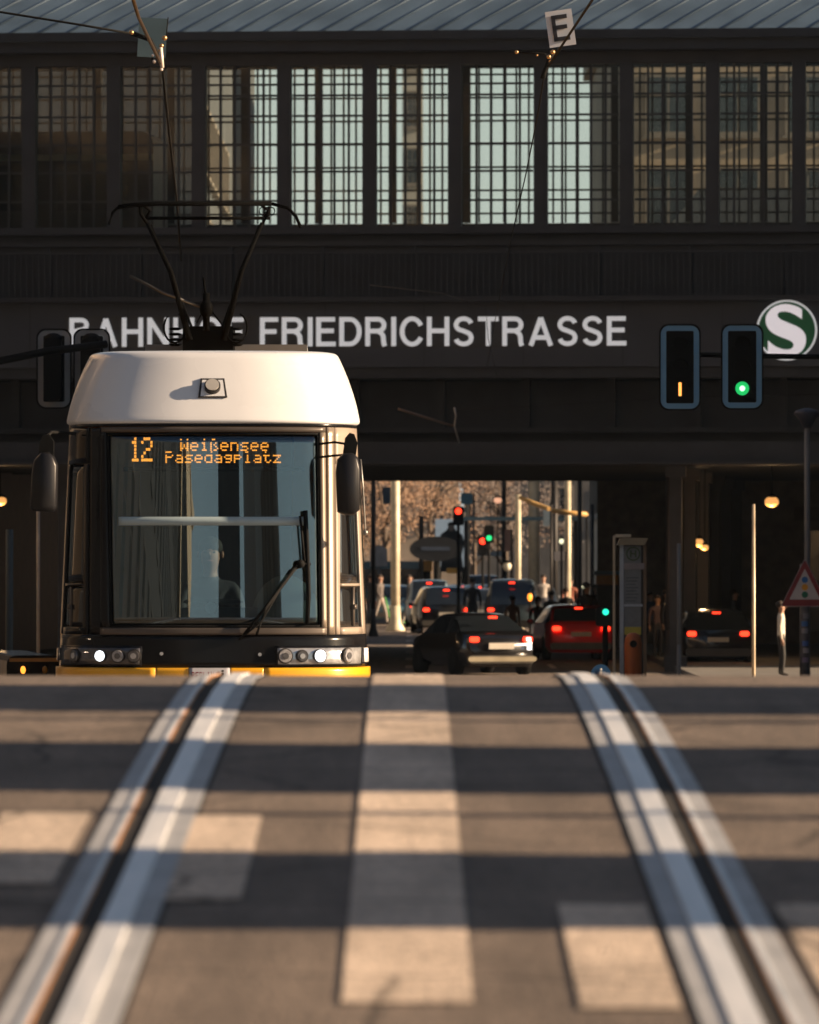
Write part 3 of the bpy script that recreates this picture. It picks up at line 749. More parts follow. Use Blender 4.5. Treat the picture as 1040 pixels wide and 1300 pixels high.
# corner pillars with corner windows: sunlit right, shaded left put into the colours
M_tpr = mat('pillar_sunlit', (.34, .28, .225), .35, 0, var=.12, scale=2, coat=.15)
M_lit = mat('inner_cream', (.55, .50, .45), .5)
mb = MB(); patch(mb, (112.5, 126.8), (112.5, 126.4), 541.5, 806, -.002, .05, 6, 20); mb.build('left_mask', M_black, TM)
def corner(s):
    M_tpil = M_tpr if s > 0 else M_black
    M_sgl = M_sglass if s > 0 else glass('left_side_glass', (.3, .35, .37), .03, .02)  # left glass dulled, its shade put into the material
    mx = lambda x: x if s > 0 else 536-x
    def pr(a, b): return (mx(a), mx(b)) if s > 0 else (mx(b), mx(a))
    z9 = lambda py: 268+Wd(tz(py))*TS-.4
    mb = MB()
    patch(mb, pr(425.3, z9(542)), pr(425.5, z9(588)), 541.5, 588, -.002, .04, 8, 4)          # upper corner
    patch(mb, pr(425.5, 432), pr(426.5, 432), 588.2, 806, -.002, .04, 2, 20)
    patch(mb, pr(z9(590)-4.5, z9(590)), pr(z9(800)-4.5, z9(800)), 588.2, 806, -.002, .04, 2, 20)
    patch(mb, pr(432.2, z9(741)-4.8), pr(432.2, z9(741)-4.8), 741, 744.5, -.002, .04, 5, 1)
    patch(mb, pr(432.2, z9(800)-4.8), pr(432.2, z9(800)-4.8), 797, 806, -.002, .04, 5, 1)
    mb.build('corner_pillar', M_tpil, TM)
    g1 = MB(); patch(g1, pr(432.3, z9(590)-5), pr(432.3, z9(740)-5), 588.4, 740.8, -.012, .01, 8, 10); g1.build('corner_window', M_sgl, TM)
    g2 = MB(); patch(g2, pr(432.3, z9(745)-5), pr(432.3, z9(796)-5), 744.8, 796.8, -.012, .01, 8, 6); vw = g2.build('vent_window', M_sgl, TM)
    h = MB(); patch(h, pr(449.5, 451.5), pr(449.5, 451.5), 745.5, 796, -.004, .02, 1, 2)
    patch(h, pr(449, 452), pr(449, 452), 768, 774, .012, .014, 1, 1); h.build('vent_rail', M_tfr, vw)
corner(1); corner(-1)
# headlamp clusters
M_lens = mat('lamp_chrome', (.55, .56, .58), .22, .6, var=.2, scale=20)
M_lensd = mat('lamp_bowl', (.14, .14, .15), .15, .6, var=.3, scale=30)
M_lensc = mat('lamp_glass', (.33, .33, .35), .08, .2, coat=1, var=.3, scale=60)
for s, xs_, lamps, x0, x1 in ((1, None, [(361, 10, 0), (382, 8, 1), (404, 9, 2), (437, 10, 0)], 349, 458), (-1, None, [(98, 9, 1), (129, 8, 2), (151, 9, 0), (171, 9, 1)], 76, 181)):
    mb = MB(); patch(mb, (x0, x1), (x0+1, x1-1), 820, 846, .018, .03, 24, 3)
    hc = mb.build('headlamp_cluster', M_black, TM)
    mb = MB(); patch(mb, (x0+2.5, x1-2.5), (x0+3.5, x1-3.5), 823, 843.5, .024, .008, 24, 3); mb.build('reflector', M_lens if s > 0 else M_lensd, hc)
    for (cx_, r_, kd) in lamps:
        z = tz(833); t = tof(lx(cx_)/Wd(z)); p = Sf(t, z, .024); q = Sf(t, z, .06); d = (q-p).normalized()
        ang = math.atan2(d.x, -d.y)
        Mx = Matrix.Translation(p) @ Matrix.Rotation(ang, 4, 'Z')
        rr = r_/TS
        rim = MB(); V = []
        lamp = MB(); disc(lamp, Mx, rr, -.018, .0); lo = lamp.build('lamp', M_dark, hc)
        b2_ = MB(); disc(b2_, Mx, rr*.80, -.026, -.0185, r1=rr*.86); b2_.build('lens', (M_lensc, M_lensd, M_whitelamp)[kd], lo)
        if kd < 2:
            b3 = MB(); disc(b3, Mx, rr*.42, -.032, -.0265); b3.build('bulb', M_lens if kd == 1 else M_lensd, lo)
mb = MB(); patch(mb, (459.5, 465), (460, 465.5), 824, 842, .02, .03, 2, 2); mb.build('side_marker', mat('marker_white', (.75, .73, .70), .3), TM)
mb = MB(); patch(mb, (70, 75), (70, 75), 824, 840, .02, .03, 2, 2); mb.build('side_marker', M_lensd, TM)
for cx_, cy_ in ((205, 830), (330, 831)):
    z = tz(cy_); p = Sf(tof(lx(cx_)/Wd(z)), z, 0); disc(MB(), Matrix.Translation(p), .014, -.01, .01, 12).build('bolt', M_lens, TM)
# wiper: bracket, two rods and blade
def wp(px, py, off): z = tz(py); return Sf(tof(lx(px)/Wd(z)), z, off)
w_ = MB()
w_.tube([wp(377, 716, .05), wp(345, 760, .05), wp(309, 806, .04)], .012, 6)
w_.tube([wp(371, 722, .07), wp(338, 770, .06), wp(325, 806, .04)], .012, 6)
w_.tube([wp(360, 738, .05), wp(330, 790, .05), wp(303, 812, .04)], .009, 6)
w_.ball(wp(379, 716, .05), .035, .03, .035); w_.build('wiper_arm', M_rub, TM)
w_ = MB(); w_.tube([wp(386, 648, .03), wp(388, 700, .04), wp(390, 756, .035), wp(389, 792, .02)], .02, 6)
w_.tube([wp(379, 655, .04), wp(384, 712, .05)], .010, 5); w_.tube([wp(379, 716, .05), wp(392, 716, .04)], .012, 5)
w_.build('wiper_blade', M_rub, TM)
# mirrors
for s in (1, -1):
    mx = (lambda x: x) if s > 0 else (lambda x: 528-x-18)
    X0, X1 = (427, 457) if s > 0 else (38, 70)
    y = .25
    ma = MB()
    if s > 0:
        ma.tube([(lx(405), .25, tz(563)), (lx(425), .12, tz(561)), (lx(438), .1, tz(563))], .010, 6)
        ma.tube([(lx(405), .25, tz(580)), (lx(425), .12, tz(578)), (lx(438), .1, tz(577))], .010, 6)
        ma.prism([(lx(a), tz(b)) for a, b in ((435,578),(452,578),(454,562),(450,551),(444,549),(438,556))], .04, .12)
    else:
        ma.tube([(lx(92), .5, tz(549)), (lx(64), .2, tz(548)), (lx(56), .1, tz(556)), (lx(54), .1, tz(582))], .014, 6)
        ma.prism([(lx(a), tz(b)) for a, b in ((48,582),(68,582),(68,560),(62,551),(54,553),(50,562))], .04, .12)
    ma.build('mirror_arm', M_rub, TM)
    hb = [(X0+1, 650), (X0+10, 654), (X1-8, 654), (X1, 647), (X1+1, 595), (X1-2, 581), (X1-9, 575), (X0+9, 575), (X0+1, 583), (X0-1, 600)] if s > 0 else \
         [(38, 645), (42, 649), (68, 650), (72, 644), (73, 590), (69, 580), (62, 574), (52, 574), (43, 584), (40, 600)]
    hb = [(lx(a), tz(b)) for a, b in hb]; cx_ = sum(p[0] for p in hb)/len(hb); cz_ = sum(p[1] for p in hb)/len(hb)
    V = []; n = len(hb)
    for yy, sc in ((-.02, .80), (.0, .93), (.04, 1.0), (.12, 1.0), (.16, .93)):
        V += [(cx_+(a-cx_)*sc, yy, cz_+(b-cz_)*(1-(1-sc)*.45)) for a, b in hb]
    Fc = [tuple(range(n)), tuple(range(5*n-1, 4*n-1, -1))]
    for j in range(4):
        for i in range(n): Fc.append((j*n+i, (j+1)*n+i, (j+1)*n+(i+1)%n, j*n+(i+1)%n))
    mo = MB().add(V, Fc, True).build('mirror', mat('mirror_shell', (.012, .012, .014), .35, var=.1, spec=.3), TM)
if True:   # camera stalk on the right mirror
    MB().tube([(lx(458), .1, tz(583)), (lx(461), .12, tz(620)), (lx(464), .16, tz(670)), (lx(463), .2, tz(678))], .007, 6).ball((lx(464), .16, tz(676)), .022).build('mirror_strut', M_steelpole, TM)
# destination display
M_led = mat('amber_led', (.4, .15, .02), .4, emit=(1, .25, .025), es=2.6)
FONT = {'1':"00100,01100,00100,00100,00100,00100,01110",'2':"01110,10001,00001,00110,01000,10000,11111",'W':"10001,10001,10001,10101,10101,11011,10001",'e':"00000,00000,01110,10001,11111,10000,01110",
'i':"00100,00000,01100,00100,00100,00100,01110",'ß':"01100,10010,10010,10100,10010,10001,10110",'n':"00000,00000,11110,10001,10001,10001,10001",'s':"00000,00000,01111,10000,01110,00001,11110",
'P':"11110,10001,10001,11110,10000,10000,10000",'a':"00000,00000,01110,00001,01111,10001,01111",'d':"00001,00001,01111,10001,10001,10001,01111",'g':"00000,00000,01111,10001,01111,00001,01110",
'p':"00000,00000,11110,10001,11110,10000,10000",'l':"01100,00100,00100,00100,00100,00100,01110",'t':"01000,01000,11110,01000,01000,01001,00110",'z':"00000,00000,11111,00010,00100,01000,11111",'r':"00000,00000,10110,11001,10000,10000,10000",'h':"10000,10000,10110,11001,10001,10001,10001"}
led = MB(); YD = .20
def dots(txt, px, py0, cw, chh, skip=(3,)):
    x = px
    for ch in txt:
        rows_ = FONT[ch].split(',')
        for r_, row in enumerate(rows_):
            if r_ in skip: continue
            for c_, b in enumerate(row):
                if b == '1':
                    a0 = lx(x+c_*cw); b0 = tz(py0+r_*chh)
                    led.box(a0, a0+cw/TS*.94, YD+.16*max(0, abs(lx(x))-.1)**1.5*2, YD+.16*max(0, abs(lx(x))-.1)**1.5*2+.004, b0-chh/TS*.80, b0)
        x += cw*6.15
dots('1', 163, 554.5, 2.9, 4.5, ()); dots('2', 178, 554.5, 2.9, 4.5, ())
dots('Weißensee', 228, 556.5, 2.08, 2.25, (1,)); dots('Pasedagplatz', 209, 572.5, 2.03, 2.15, (1,))
dsp = led.build('led_dots', M_led, TM)
dc = MB(); patch(dc, (152, 392), (152, 392), 552, 592, -.30, .02, 24, 2); dcase = dc.build('destination_display', M_black, TM); dsp.parent = dcase
dc = MB(); patch(dc, (150, 392), (150, 392), 592.5, 598, -.10, .1, 24, 1); dc.build('display_sill', M_black, TM)
dc = MB(); patch(dc, (150, 386), (150, 386), 656, 667, .004, .003, 40, 1); dc.build('painted_reflection', mat('reflection_pale', (.36, .46, .50), .5, var=.05), TM)  # pale strip laid on the glass to paint in a bright reflection
# cab interior
M_int = mat('cab_interior', (.045, .055, .065), .7)
c_ = MB(); c_.box(-.95, .95, .28, .9, .95, tz(790)); c_.box(-.25, .35, .30, .62, tz(790)+.002, tz(772)); c_.build('dashboard', M_int, TM)
MB().ball((lx(362), .62, tz(790)), .27, .2, .36, 20).build('seat_back', mat('pale_seat', (.38, .40, .36), .7), TM)
disc(MB(), Matrix.Translation((lx(267), .285, tz(772))), .045, -.01, .0).build('reflection_disc', mat('reflected_pale', (.55, .62, .65), .4), TM)  # pale disc painted in for a round reflection, not a real badge
MB().lathe((0, .75, tz(765)), [(.20, -.02), (.24, 0), (.20, .02)], 24).build('steering_column', M_int, TM)
MB().box(-.6, .6, 2.0, 2.06, .4, 2.7).build('cab_partition', M_int, TM)
# body behind the nose: modules with windows and doors
zt = tz(447)+.03
def section(): return [(-1.17, .15), (-1.2, .5), (-1.2, .9), (-1.09, ZH), (-.92, zt-.04), (.92, zt-.04), (1.09, ZH), (1.2, .9), (1.2, .5), (1.17, .15)]
def tube_sec(mb, y0, y1, sc=1.0):
    p = [(x*sc, z) for x, z in section()]; n = len(p)
    V = [(x, y0, z) for x, z in p]+[(x, y1, z) for x, z in p]
    mb.add(V, [(i, n+i, n+(i+1)%n, (i+1)%n) for i in range(n)])
    return V, n
yy = 1.05
for k_ in range(5):
    L = 5.4 if k_ else 5.0
    mb = MB(); V, n = tube_sec(mb, yy, yy+L)
    if k_: mb.f.append(tuple(range(n))); mb.sm.append(False)
    mb.f.append(tuple(range(2*n-1, n-1, -1))); mb.sm.append(False)
    bd = mb.build('module_body', M_ty if True else M_tw, TM)
    for s in (1, -1):
        for j in range(3):
            a_ = yy+.25+j*1.65; zz0, zz1 = 1.25, 2.45
            xx = lambda z: s*(1.2-.085*(z-.9)/(ZH-.9)+.006)
            V = [(xx(zz0), a_, zz0), (xx(zz0), a_+1.45, zz0), (xx(zz1), a_+1.45, zz1), (xx(zz1), a_, zz1)]
            V += [(v[0]-s*.02, v[1], v[2]) for v in V]
            MB().add(V, [(0,1,2,3),(7,6,5,4),(0,4,5,1),(1,5,6,2),(2,6,7,3),(3,7,4,0)]).build('side_window', mat('side_glass_dark', (.015, .02, .022), .06, spec=.9), TM)
    if k_ < 4:
        mb = MB(); tube_sec(mb, yy+L+.002, yy+L+.5, .9); mb.build('bellows', M_rub, TM)
    yy += L+.5
# driver in the cab
# ------------------------------------------------------------------ people
def person(label, loc, rz=0, h=1.75, top=(.05,.05,.06), leg=(.03,.03,.04), shoe=(.02,.02,.02), hair=(.03,.02,.015), pose='stand', group=None, nm='person', sit=False, cap=False, skin=None):
    """one continuous body grown from a skeleton, face and hair as children"""
    k = h/1.75
    sw = {'stand': (.0, .05), 'walk': (.24, -.22), 'sit': (0, 0)}[pose]
    J = {}; E = []; Rr = []
    def j(n_, p, r, par=None):
        J[n_] = len(Rr); Rr.append((Vector(p)*k, r*k)); 
        if par: E.append((J[par], J[n_]))
    j('pelvis', (0, 0, .95), .13); j('waist', (0, 0, 1.10), .115, 'pelvis'); j('chest', (0, .005, 1.30), .15, 'waist'); j('neckb', (0, .01, 1.46), .075, 'chest')
    j('neck', (0, -.005, 1.53), .052, 'neckb'); j('jaw', (0, -.02, 1.585), .070, 'neck'); j('skull', (0, -.01, 1.665), .088, 'jaw'); j('crown', (0, 0, 1.71), .055, 'skull')
    for s in (1, -1):
        a = sw[0] if s > 0 else sw[1]; nm_ = 'r' if s > 0 else 'l'
        if pose == 'sit':
            j('hip'+nm_, (.09*s, 0, .90), .09, 'pelvis'); j('knee'+nm_, (.13*s, -.42, .88), .062, 'hip'+nm_); j('ank'+nm_, (.13*s, -.44, .48), .042, 'knee'+nm_); j('toe'+nm_, (.13*s, -.58, .43), .035, 'ank'+nm_)
        else:
            j('hip'+nm_, (.09*s, 0, .88), .092, 'pelvis'); j('knee'+nm_, (.10*s, -a*.55-.02, .50), .060, 'hip'+nm_); j('ank'+nm_, (.10*s, -a+.03, .10), .042, 'knee'+nm_); j('toe'+nm_, (.11*s, -a-.12, .045), .036, 'ank'+nm_)
        j('sho'+nm_, (.185*s, .0, 1.42), .062, 'chest')
        b = -a*.7
        if pose == 'sit':
            j('elb'+nm_, (.24*s, -.10, 1.16), .046, 'sho'+nm_); j('wri'+nm_, (.16*s, -.34, 1.12), .032, 'elb'+nm_)
            hd = Vector((-.02*s, -.10, 0)); base = Vector((.16*s, -.34, 1.12))
        else:
            j('elb'+nm_, (.24*s, -b*.4+.03, 1.16), .046, 'sho'+nm_); j('wri'+nm_, (.25*s, -b-.03, .92), .031, 'elb'+nm_)
            hd = Vector((.0, -.02, -.09)); base = Vector((.25*s, -b-.03, .92))
        j('palm'+nm_, base+hd*.8, .030, 'wri'+nm_)
        sd_ = Vector((0, 1, 0)) if pose != 'sit' else Vector((1, 0, 0))
        for q in range(4):
            o = sd_*((q-1.5)*.020); Ln = (.85, 1, .95, .75)[q]
            j('f%d%s' % (q, nm_), base+hd*1.2+o, .0105, 'palm'+nm_); j('g%d%s' % (q, nm_), base+hd*(1.2+.8*Ln)+o+Vector((-.012*s, 0, 0)), .008, 'f%d%s' % (q, nm_))
        j('t'+nm_, base+hd*.9-sd_*.045, .010, 'palm'+nm_)
    me = bpy.data.meshes.new('tmp'); me.from_pydata([p for p, r in Rr], E, []); o = bpy.data.objects.new('tmp', me); C.objects.link(o)
    sk = o.modifiers.new('s', 'SKIN'); sk.use_smooth_shade = True
    for i, (p, r) in enumerate(Rr):
        me.skin_vertices[0].data[i].radius = (r, r*(.82 if i in (0, 1, 2) else 1)); me.skin_vertices[0].data[i].use_root = (i == 0)
    su = o.modifiers.new('u', 'SUBSURF'); su.levels = 1; su.render_levels = 1
    dg = bpy.context.evaluated_depsgraph_get(); m2 = bpy.data.meshes.new_from_object(o.evaluated_get(dg)); bpy.data.objects.remove(o)
    m2.name = 'body'
    m2.materials.clear()
    cs = lambda n_, c: mat('%s_%03d_%03d_%03d' % (n_, c[0]*999, c[1]*999, c[2]*999), c, .75, var=.15, scale=12)
    skin = skin or M_skin
    for mm in (skin, cs('cloth', top), cs('cloth', leg), cs('cloth', shoe)): m2.materials.append(mm)
    for p in m2.polygons:
        c = p.center/k; p.use_smooth = True
        arm = abs(c.x) > .17
        if c.z > 1.50: i_ = 0
        elif pose == 'sit': i_ = 3 if c.z < .47 else (0 if (c.y < -.33 and c.z > 1.0) else 1 if c.z > .99 or (arm and c.z > .96) else 2)
        else:
            i_ = 3 if c.z < .10 else 2 if (c.z < .98 and not arm) else 1
            if arm and c.z < .91: i_ = 0
            if arm and c.z < .45: i_ = 2
        p.material_index = i_
    body = bpy.data.objects.new('body', m2)
    t = thing(nm, label, 'person', loc, rz, group); C.objects.link(body); body.parent = t
    hm = mat('hair_%03d_%03d' % (hair[0]*999, hair[1]*999), hair, .8, var=.3, scale=30)
    hb = MB(); hb.ball(Vector((0, .034, 1.712))*k, .095*k, .102*k, .082*k, 14)
    hb.build('hair' if not cap else 'cap', hm, t)
    f = MB()
    f.tube([Vector((0, -.100, 1.668))*k, Vector((0, -.124, 1.638))*k, Vector((0, -.105, 1.63))*k], .010*k, 6)
    f.build('nose', skin, t)
    for s in (1, -1):
        MB().ball(Vector((.032*s, -.098, 1.672))*k, .012*k, .008*k, .008*k, 8).build('eye', mat('eye_dark', (.02, .015, .01), .3), t)
        MB().ball(Vector((.092*s, .0, 1.655))*k, .012*k, .02*k, .03*k, 8).build('ear', skin, t)
    mb_ = MB()
    for s in (1, -1): mb_.tube([Vector((.052*s, -.088, 1.690))*k, Vector((.018*s, -.100, 1.692))*k], .005*k, 5)
    mb_.build('eyebrows', hm, t)
    MB().ball(Vector((0, -.098, 1.608))*k, .024*k, .008*k, .006*k, 8).build('mouth', mat('lips', (.35, .13, .10), .5), t)
    return t
# tram driver: head at (267,700)
dp = P(267, 700, 53.1)
person('tram driver in dark jacket seated behind the windscreen', (dp.x, 53.1, dp.z-1.66*1.04), 0, 1.80, (.02,.022,.03), (.02,.02,.03), hair=(.012,.010,.008), pose='sit', skin=mat('skin_cab_shade', (.24,.13,.085), .6, var=.08, scale=9))  # skin colour darkened to put the shade of the cab into it

# ------------------------------------------------------------------ pantograph
PG_D = 58.0; M_pan = mat('pantograph_black', (.003, .003, .003), .8, spec=.03)
def pg(px, py, dy=0): p = P(px, py, PG_D); return (p.x, PG_D+dy, p.z)
# part of the tram: parented to it
Minv = (Matrix.Translation(TM.location) @ Matrix.Rotation(TM.rotation_euler.z, 4, 'Z')).inverted()
def pl_(px, py, dy=0): return Minv @ Vector(pg(px, py, dy))
a = MB()
for s, bx, tx in ((-1, 241, 187), (1, 284, 333)):
    a.tube([pl_(bx, 432), pl_(bx+(tx-bx)*.45, 345), pl_(tx, 283)], .028, 8, .017)
    a.tube([pl_(bx+6*-s, 425, .1), pl_(tx-4*s, 285, .1)], .012, 6)
    a.tube([pl_(tx, 284), pl_(tx-8*s*-1, 272), pl_(tx+9*s, 262)], .016, 6)
a.build('pantograph_arm', M_pan, TM)
a = MB()
a.tube([pl_(150, 263), pl_(170, 260), pl_(200, 258.5), pl_(345, 258.5)], .022, 6); a.tube([pl_(345, 258.5), pl_(366, 264), pl_(376, 275), pl_(382, 289)], .016, 6)
a.tube([pl_(186, 275, .25), pl_(342, 275, .25)], .016, 6)
a.tube([pl_(150, 263), pl_(143, 270), pl_(138, 285)], .014, 6)
for x in (180, 330): a.tube([pl_(x, 259), pl_(x+10, 266, .1), pl_(x+3, 277, .25)], .012, 6)
for i in range(3): a.tube([pl_(333+6*i+4*math.cos(q/8*math.pi*2), 268+5*math.sin(q/8*math.pi*2)) for q in range(9)], .005, 5)
a.build('contact_strip', M_pan, TM)
a = MB(); a.rbox(-.0, .001, 0, .001, 0, .001, .0001)
a = MB()
p0 = pl_(232, 440); p1 = pl_(296, 414); a.box(p0.x, p1.x, p0.y, p0.y+1.2, p0.z-.1, p1.z)
for x in (222, 300):
    a.tube([pl_(x+14*math.cos(R(q)), 416+19*math.sin(R(q))) for q in range(-70, 250, 20)], .010, 6)
    q0 = pl_(x, 436); 
    for i in range(4): a.lathe((q0.x, q0.y+.1, q0.z-.02+i*.045), [(.03, 0), (.06, .012), (.03, .024)], 12)
a.tube([pl_(262, 420), pl_(262, 372)], .03, 8); a.ball(pl_(262, 392), .06, .06, .08)
a.tube([pl_(262, 380), pl_(258, 352)], .01, 6)
a.tube([pl_(250, 410), pl_(262, 386), pl_(282, 412)], .008, 6)
a.build('pantograph_base', M_pan, TM)
MB().tube([pl_(165, 350), pl_(208, 372), pl_(256, 390)], .014, 6).build('damper_rod', mat('rod_grey', (.05, .05, .05), .6), TM)
a = MB()
for bx in ((-.7, 3.0, .7, 4.6), (-.75, 8.0, .75, 12), (-.7, 14, .7, 18)): a.box(bx[0], bx[2], bx[1]+4, bx[3]+4, zt+.002, zt+.24)
a.build('roof_equipment', M_grey, TM)

# ------------------------------------------------------------------ overhead wires and hanging plates
def wire(nm, label, pts, r=.012, m=None):
    w3 = [P(*p) for p in pts]; o0 = w3[0]
    o = MB().tube([p-o0 for p in w3], r, 6).build(nm, m or M_rub, None); o.location = o0; return tag(o, label, 'cable')
wire('overhead_wire', 'thick wire dropping from the top edge to the left hanging plate', [(160,-30,52),(176,22,56),(195,62,59),(206,84,60)], .016, mat('wire_copper', (.10,.07,.05), .4, .6))
wire('overhead_wire', 'thin wire running down from the left hanging plate to the pantograph', [(206,84,60),(214,160,62),(224,250,64),(230,330,70)], .012)
wire('overhead_wire', 'span wire sloping from the top left corner to the left hanging plate', [(-60,4,60),(0,15,60),(100,31,60),(170,43,60)], .011)
wire('overhead_wire', 'wire crossing in front of the plate marked E', [(775,-40,50),(752,0,54),(722,45,58),(696,84,60)], .012)
wire('overhead_wire', 'long slack wire falling from the plate marked E past the windows', [(692,88,60),(684,140,62),(668,220,66),(652,290,72),(640,350,84),(628,410,105),(618,468,157)], .006)
wire('overhead_wire', 'thin span wire low across the dark viaduct on the right', [(582,520,120),(700,515,120),(840,505,120),(1080,500,120)], .008, M_dark)
wire('overhead_wire', 'slack wire hanging in front of the station letters', [(470,362,120),(560,372,118),(617,390,116),(620,430,116),(632,480,116)], .006, M_dark)
HG = thing('wire_clamp', 'brass clamps and insulators where wires meet at the left hanging plate', 'clamp', P(203, 72, 60)); s60 = 60/F
M_brass = mat('brass_fitting', (.55, .34, .16), .35, .8)
M_ins = mat('insulator_white', (.75, .65, .58), .25, coat=.5)
mb = MB()
for (x, y, r) in ((167,41,3.2),(178,26,2),(209,48,3.5),(205,58,3),(203,64,2.5)): mb.ball(P(x, y, 59.8)-P(203,72,60), r*s60, n=8)
mb.build('clamp', M_brass, HG)
mb = MB()
for (x, y, r) in ((194,70,2),(196,78,2.6),(205,82,2.4),(205,88,2.2)): mb.ball(P(x, y, 59.8)-P(203,72,60), r*s60, n=8)
mb.tube([P(204,60,59.8)-P(203,72,60), P(206,86,59.8)-P(203,72,60)], 2.6*s60, 8); mb.build('insulator', M_ins, HG)
mb = MB(); mb.tube([P(167,42,59.9)-P(203,72,60), P(190,50,59.9)-P(203,72,60), P(205,78,59.9)-P(203,72,60)], 3.2*s60, 8); mb.tube([P(211,48,59.9)-P(203,72,60), P(213.5,22,59.9)-P(203,72,60)], .8*s60, 6); mb.build('bracket', M_rub, HG)
HG2 = thing('wire_clamp', 'brass clamps under the plate marked E', 'clamp', P(692, 76, 60))
mb = MB(); o_ = P(692, 76, 60)
for (x, y, r) in ((656,66,2.6),(682,70,1.6),(697,72,3),(702,66,3.2),(699,78,2.4)): mb.ball(P(x, y, 59.8)-o_, r*s60, n=8)
mb.build('clamp', M_brass, HG2)
mb = MB(); mb.tube([P(656,66,60)-o_, P(692,68,60)-o_, P(696,76,60)-o_], 1.2*s60, 6); mb.tube([P(703,64,59.95)-o_, P(696,80,59.95)-o_, P(691,92,59.95)-o_, P(689,100,59.95)-o_], 3.2*s60, 8); mb.build('bracket', M_rub, HG2)
def plate(label, cx, cy, w_, h_, rot, m, letter_=None):
    t = thing('hanging_plate', label, 'sign', P(cx, cy, 60)); M = Matrix.Rotation(R(rot), 4, 'Y')
    a_, b_ = w_/2*s60, h_/2*s60
    MB().box(-a_, a_, .06, .066, -b_, b_, M).build('plate', m, t)
    if letter_:
        mb_ = glyph(MB(), letter_, -a_*.60, a_*.62, -b_*.70, b_*.74, .05, .008); mb_.v = [tuple(M @ Vector(v)) for v in mb_.v]; mb_.build('letter', mat('plate_letter', (.012,.012,.018), .5), t)
    MB().tube([(0, .07, -b_*1.15), (0, .07, b_*.5)], .008, 6).build('bracket', M_rub, t)
    return t
plate('white plate with black letter E hanging tilted from the wires', 712, 35, 34, 46, -8, mat('plate_white', (.55, .58, .64), .5), 'E')
plate('blank blue-grey plate hanging from the wires above the left windows', 193, 47, 36, 50, 3, mat('plate_teal', (.07, .12, .15), .6))

# ------------------------------------------------------------------ traffic lights
def signal(label, px0, px1, py0, py1, d, lit, rear=False, group='tram signals hanging over the street'):
    s_ = d/F; c = P((px0+px1)/2, (py0+py1)/2, d); t = thing('traffic_light', label, 'traffic light', c, 0, group)
    a_, b_ = (px1-px0)/2*s_, (py1-py0)/2*s_
    e = MB(); e.ring(rrect(-a_, a_, -b_, b_, .12, 8), rrect(-a_+.02, a_-.02, -b_+.02, b_-.02, .11, 8), -.01, .02)
    e.build('edge', M_rub, t)
    fr_ = mat('signal_border', (.20, .42, .62), .5, var=.08) if not rear else mat('signal_board_rear', (.30, .30, .30), .6)
    MB().ring(rrect(-a_+.021, a_-.021, -b_+.021, b_-.021, .11, 8), rrect(-a_+.09, a_-.09, -b_+.09, b_-.09, .02, 8), 0, .018).build('board_border', fr_, t)
    MB().rbox(-a_+.092, a_-.092, .004, .018, -b_+.092, b_-.092, .02, 8).build('board', M_rub if not rear else M_rub, t)
    y0 = -.06 if not rear else -.30
    hs = MB()
    if rear:
        hs.rbox(-a_+.12, a_-.12, -.28, -.001, -b_+.1, b_-.14, .05, 5); hs.ball((0, -.14, b_-.14), .12, .12, .08)
    else:
        hs.rbox(-a_+.12, a_-.12, .02, .28, -b_+.1, b_-.1, .05, 5)
    hs.build('housing', M_rub, t)
    if not rear:
        for q in range(3):
            zc = -b_+.27+q*(b_*2-.54)/2
            L = disc(MB(), Matrix.Translation((0, 0, zc)), .095, -.012, .0).build('lens', mat('lens_off', (.006, .006, .006), .5, spec=.1), t)
            vi = MB(); V = []
            for i in range(13):
                an = R(-10+200*i/12)
                for yy_ in (-.13, 0): 
                    for rr in (.105, .112): V.append((rr*math.cos(an), yy_, zc+rr*math.sin(an)))
            Fc = []
            for i in range(12):
                o = 4*i; Fc += [(o, o+4, o+6, o+2), (o+1, o+3, o+7, o+5), (o, o+1, o+5, o+4)]
            vi.add(V, Fc, True).build('visor', M_rub, t)
        zc = -b_+.27
        if lit == 'bar': MB().box(-.018, .018, -.022, -.013, zc-.085, zc+.085).build('lit_symbol', mat('bar_lit', (.5,.3,.1), .3, emit=(1, .36, .07), es=.9), t)
        else:
            disc(MB(), Matrix.Translation((0, 0, zc)), .088, -.020, -.013).build('lit_symbol', mat('green_lit', (.02, .4, .1), .3, emit=(.01, .55, .13), es=.42), t)
            disc(MB(), Matrix.Translation((0, 0, zc)), .036, -.027, -.021).build('lit_core', mat('green_core', (.2, .6, .3), .3, emit=(.4, 1, .5), es=1), t)
    return t
signal('blue-rimmed signal left of the pair, showing an amber bar', 837, 890, 411, 521, 87, 'bar')
signal('blue-rimmed signal beside the S roundel, showing green', 915.5, 969.5, 411, 520, 87, 'green')
signal('grey back of a signal at the far left, fully clear of the tram roof', 46, 91, 417, 519, 87, None, True)
signal('grey back of a signal half hidden by the tram roof', 93, 140, 417, 519, 87, None, True)
def pole(nm, label, px, py0, py1, d, r, m, cat='pole', r1=None, base=True, group=None):
    t = thing(nm, label, cat, (P(px, 0, d).x, d, zg(d)), 0, group); z1 = P(px, py0, d).z; 
    MB().tube([(0,0,0), (0,0,(z1-zg(d))*.5), (0, 0, z1-zg(d))], r, 12, r1).build('shaft', m, t)
    MB().lathe((0,0,0), [(r*2.2, 0), (r*2.2, .05), (r*1.3, .3), (r*1.02, .9)], 12).build('base', m, t)
    return t
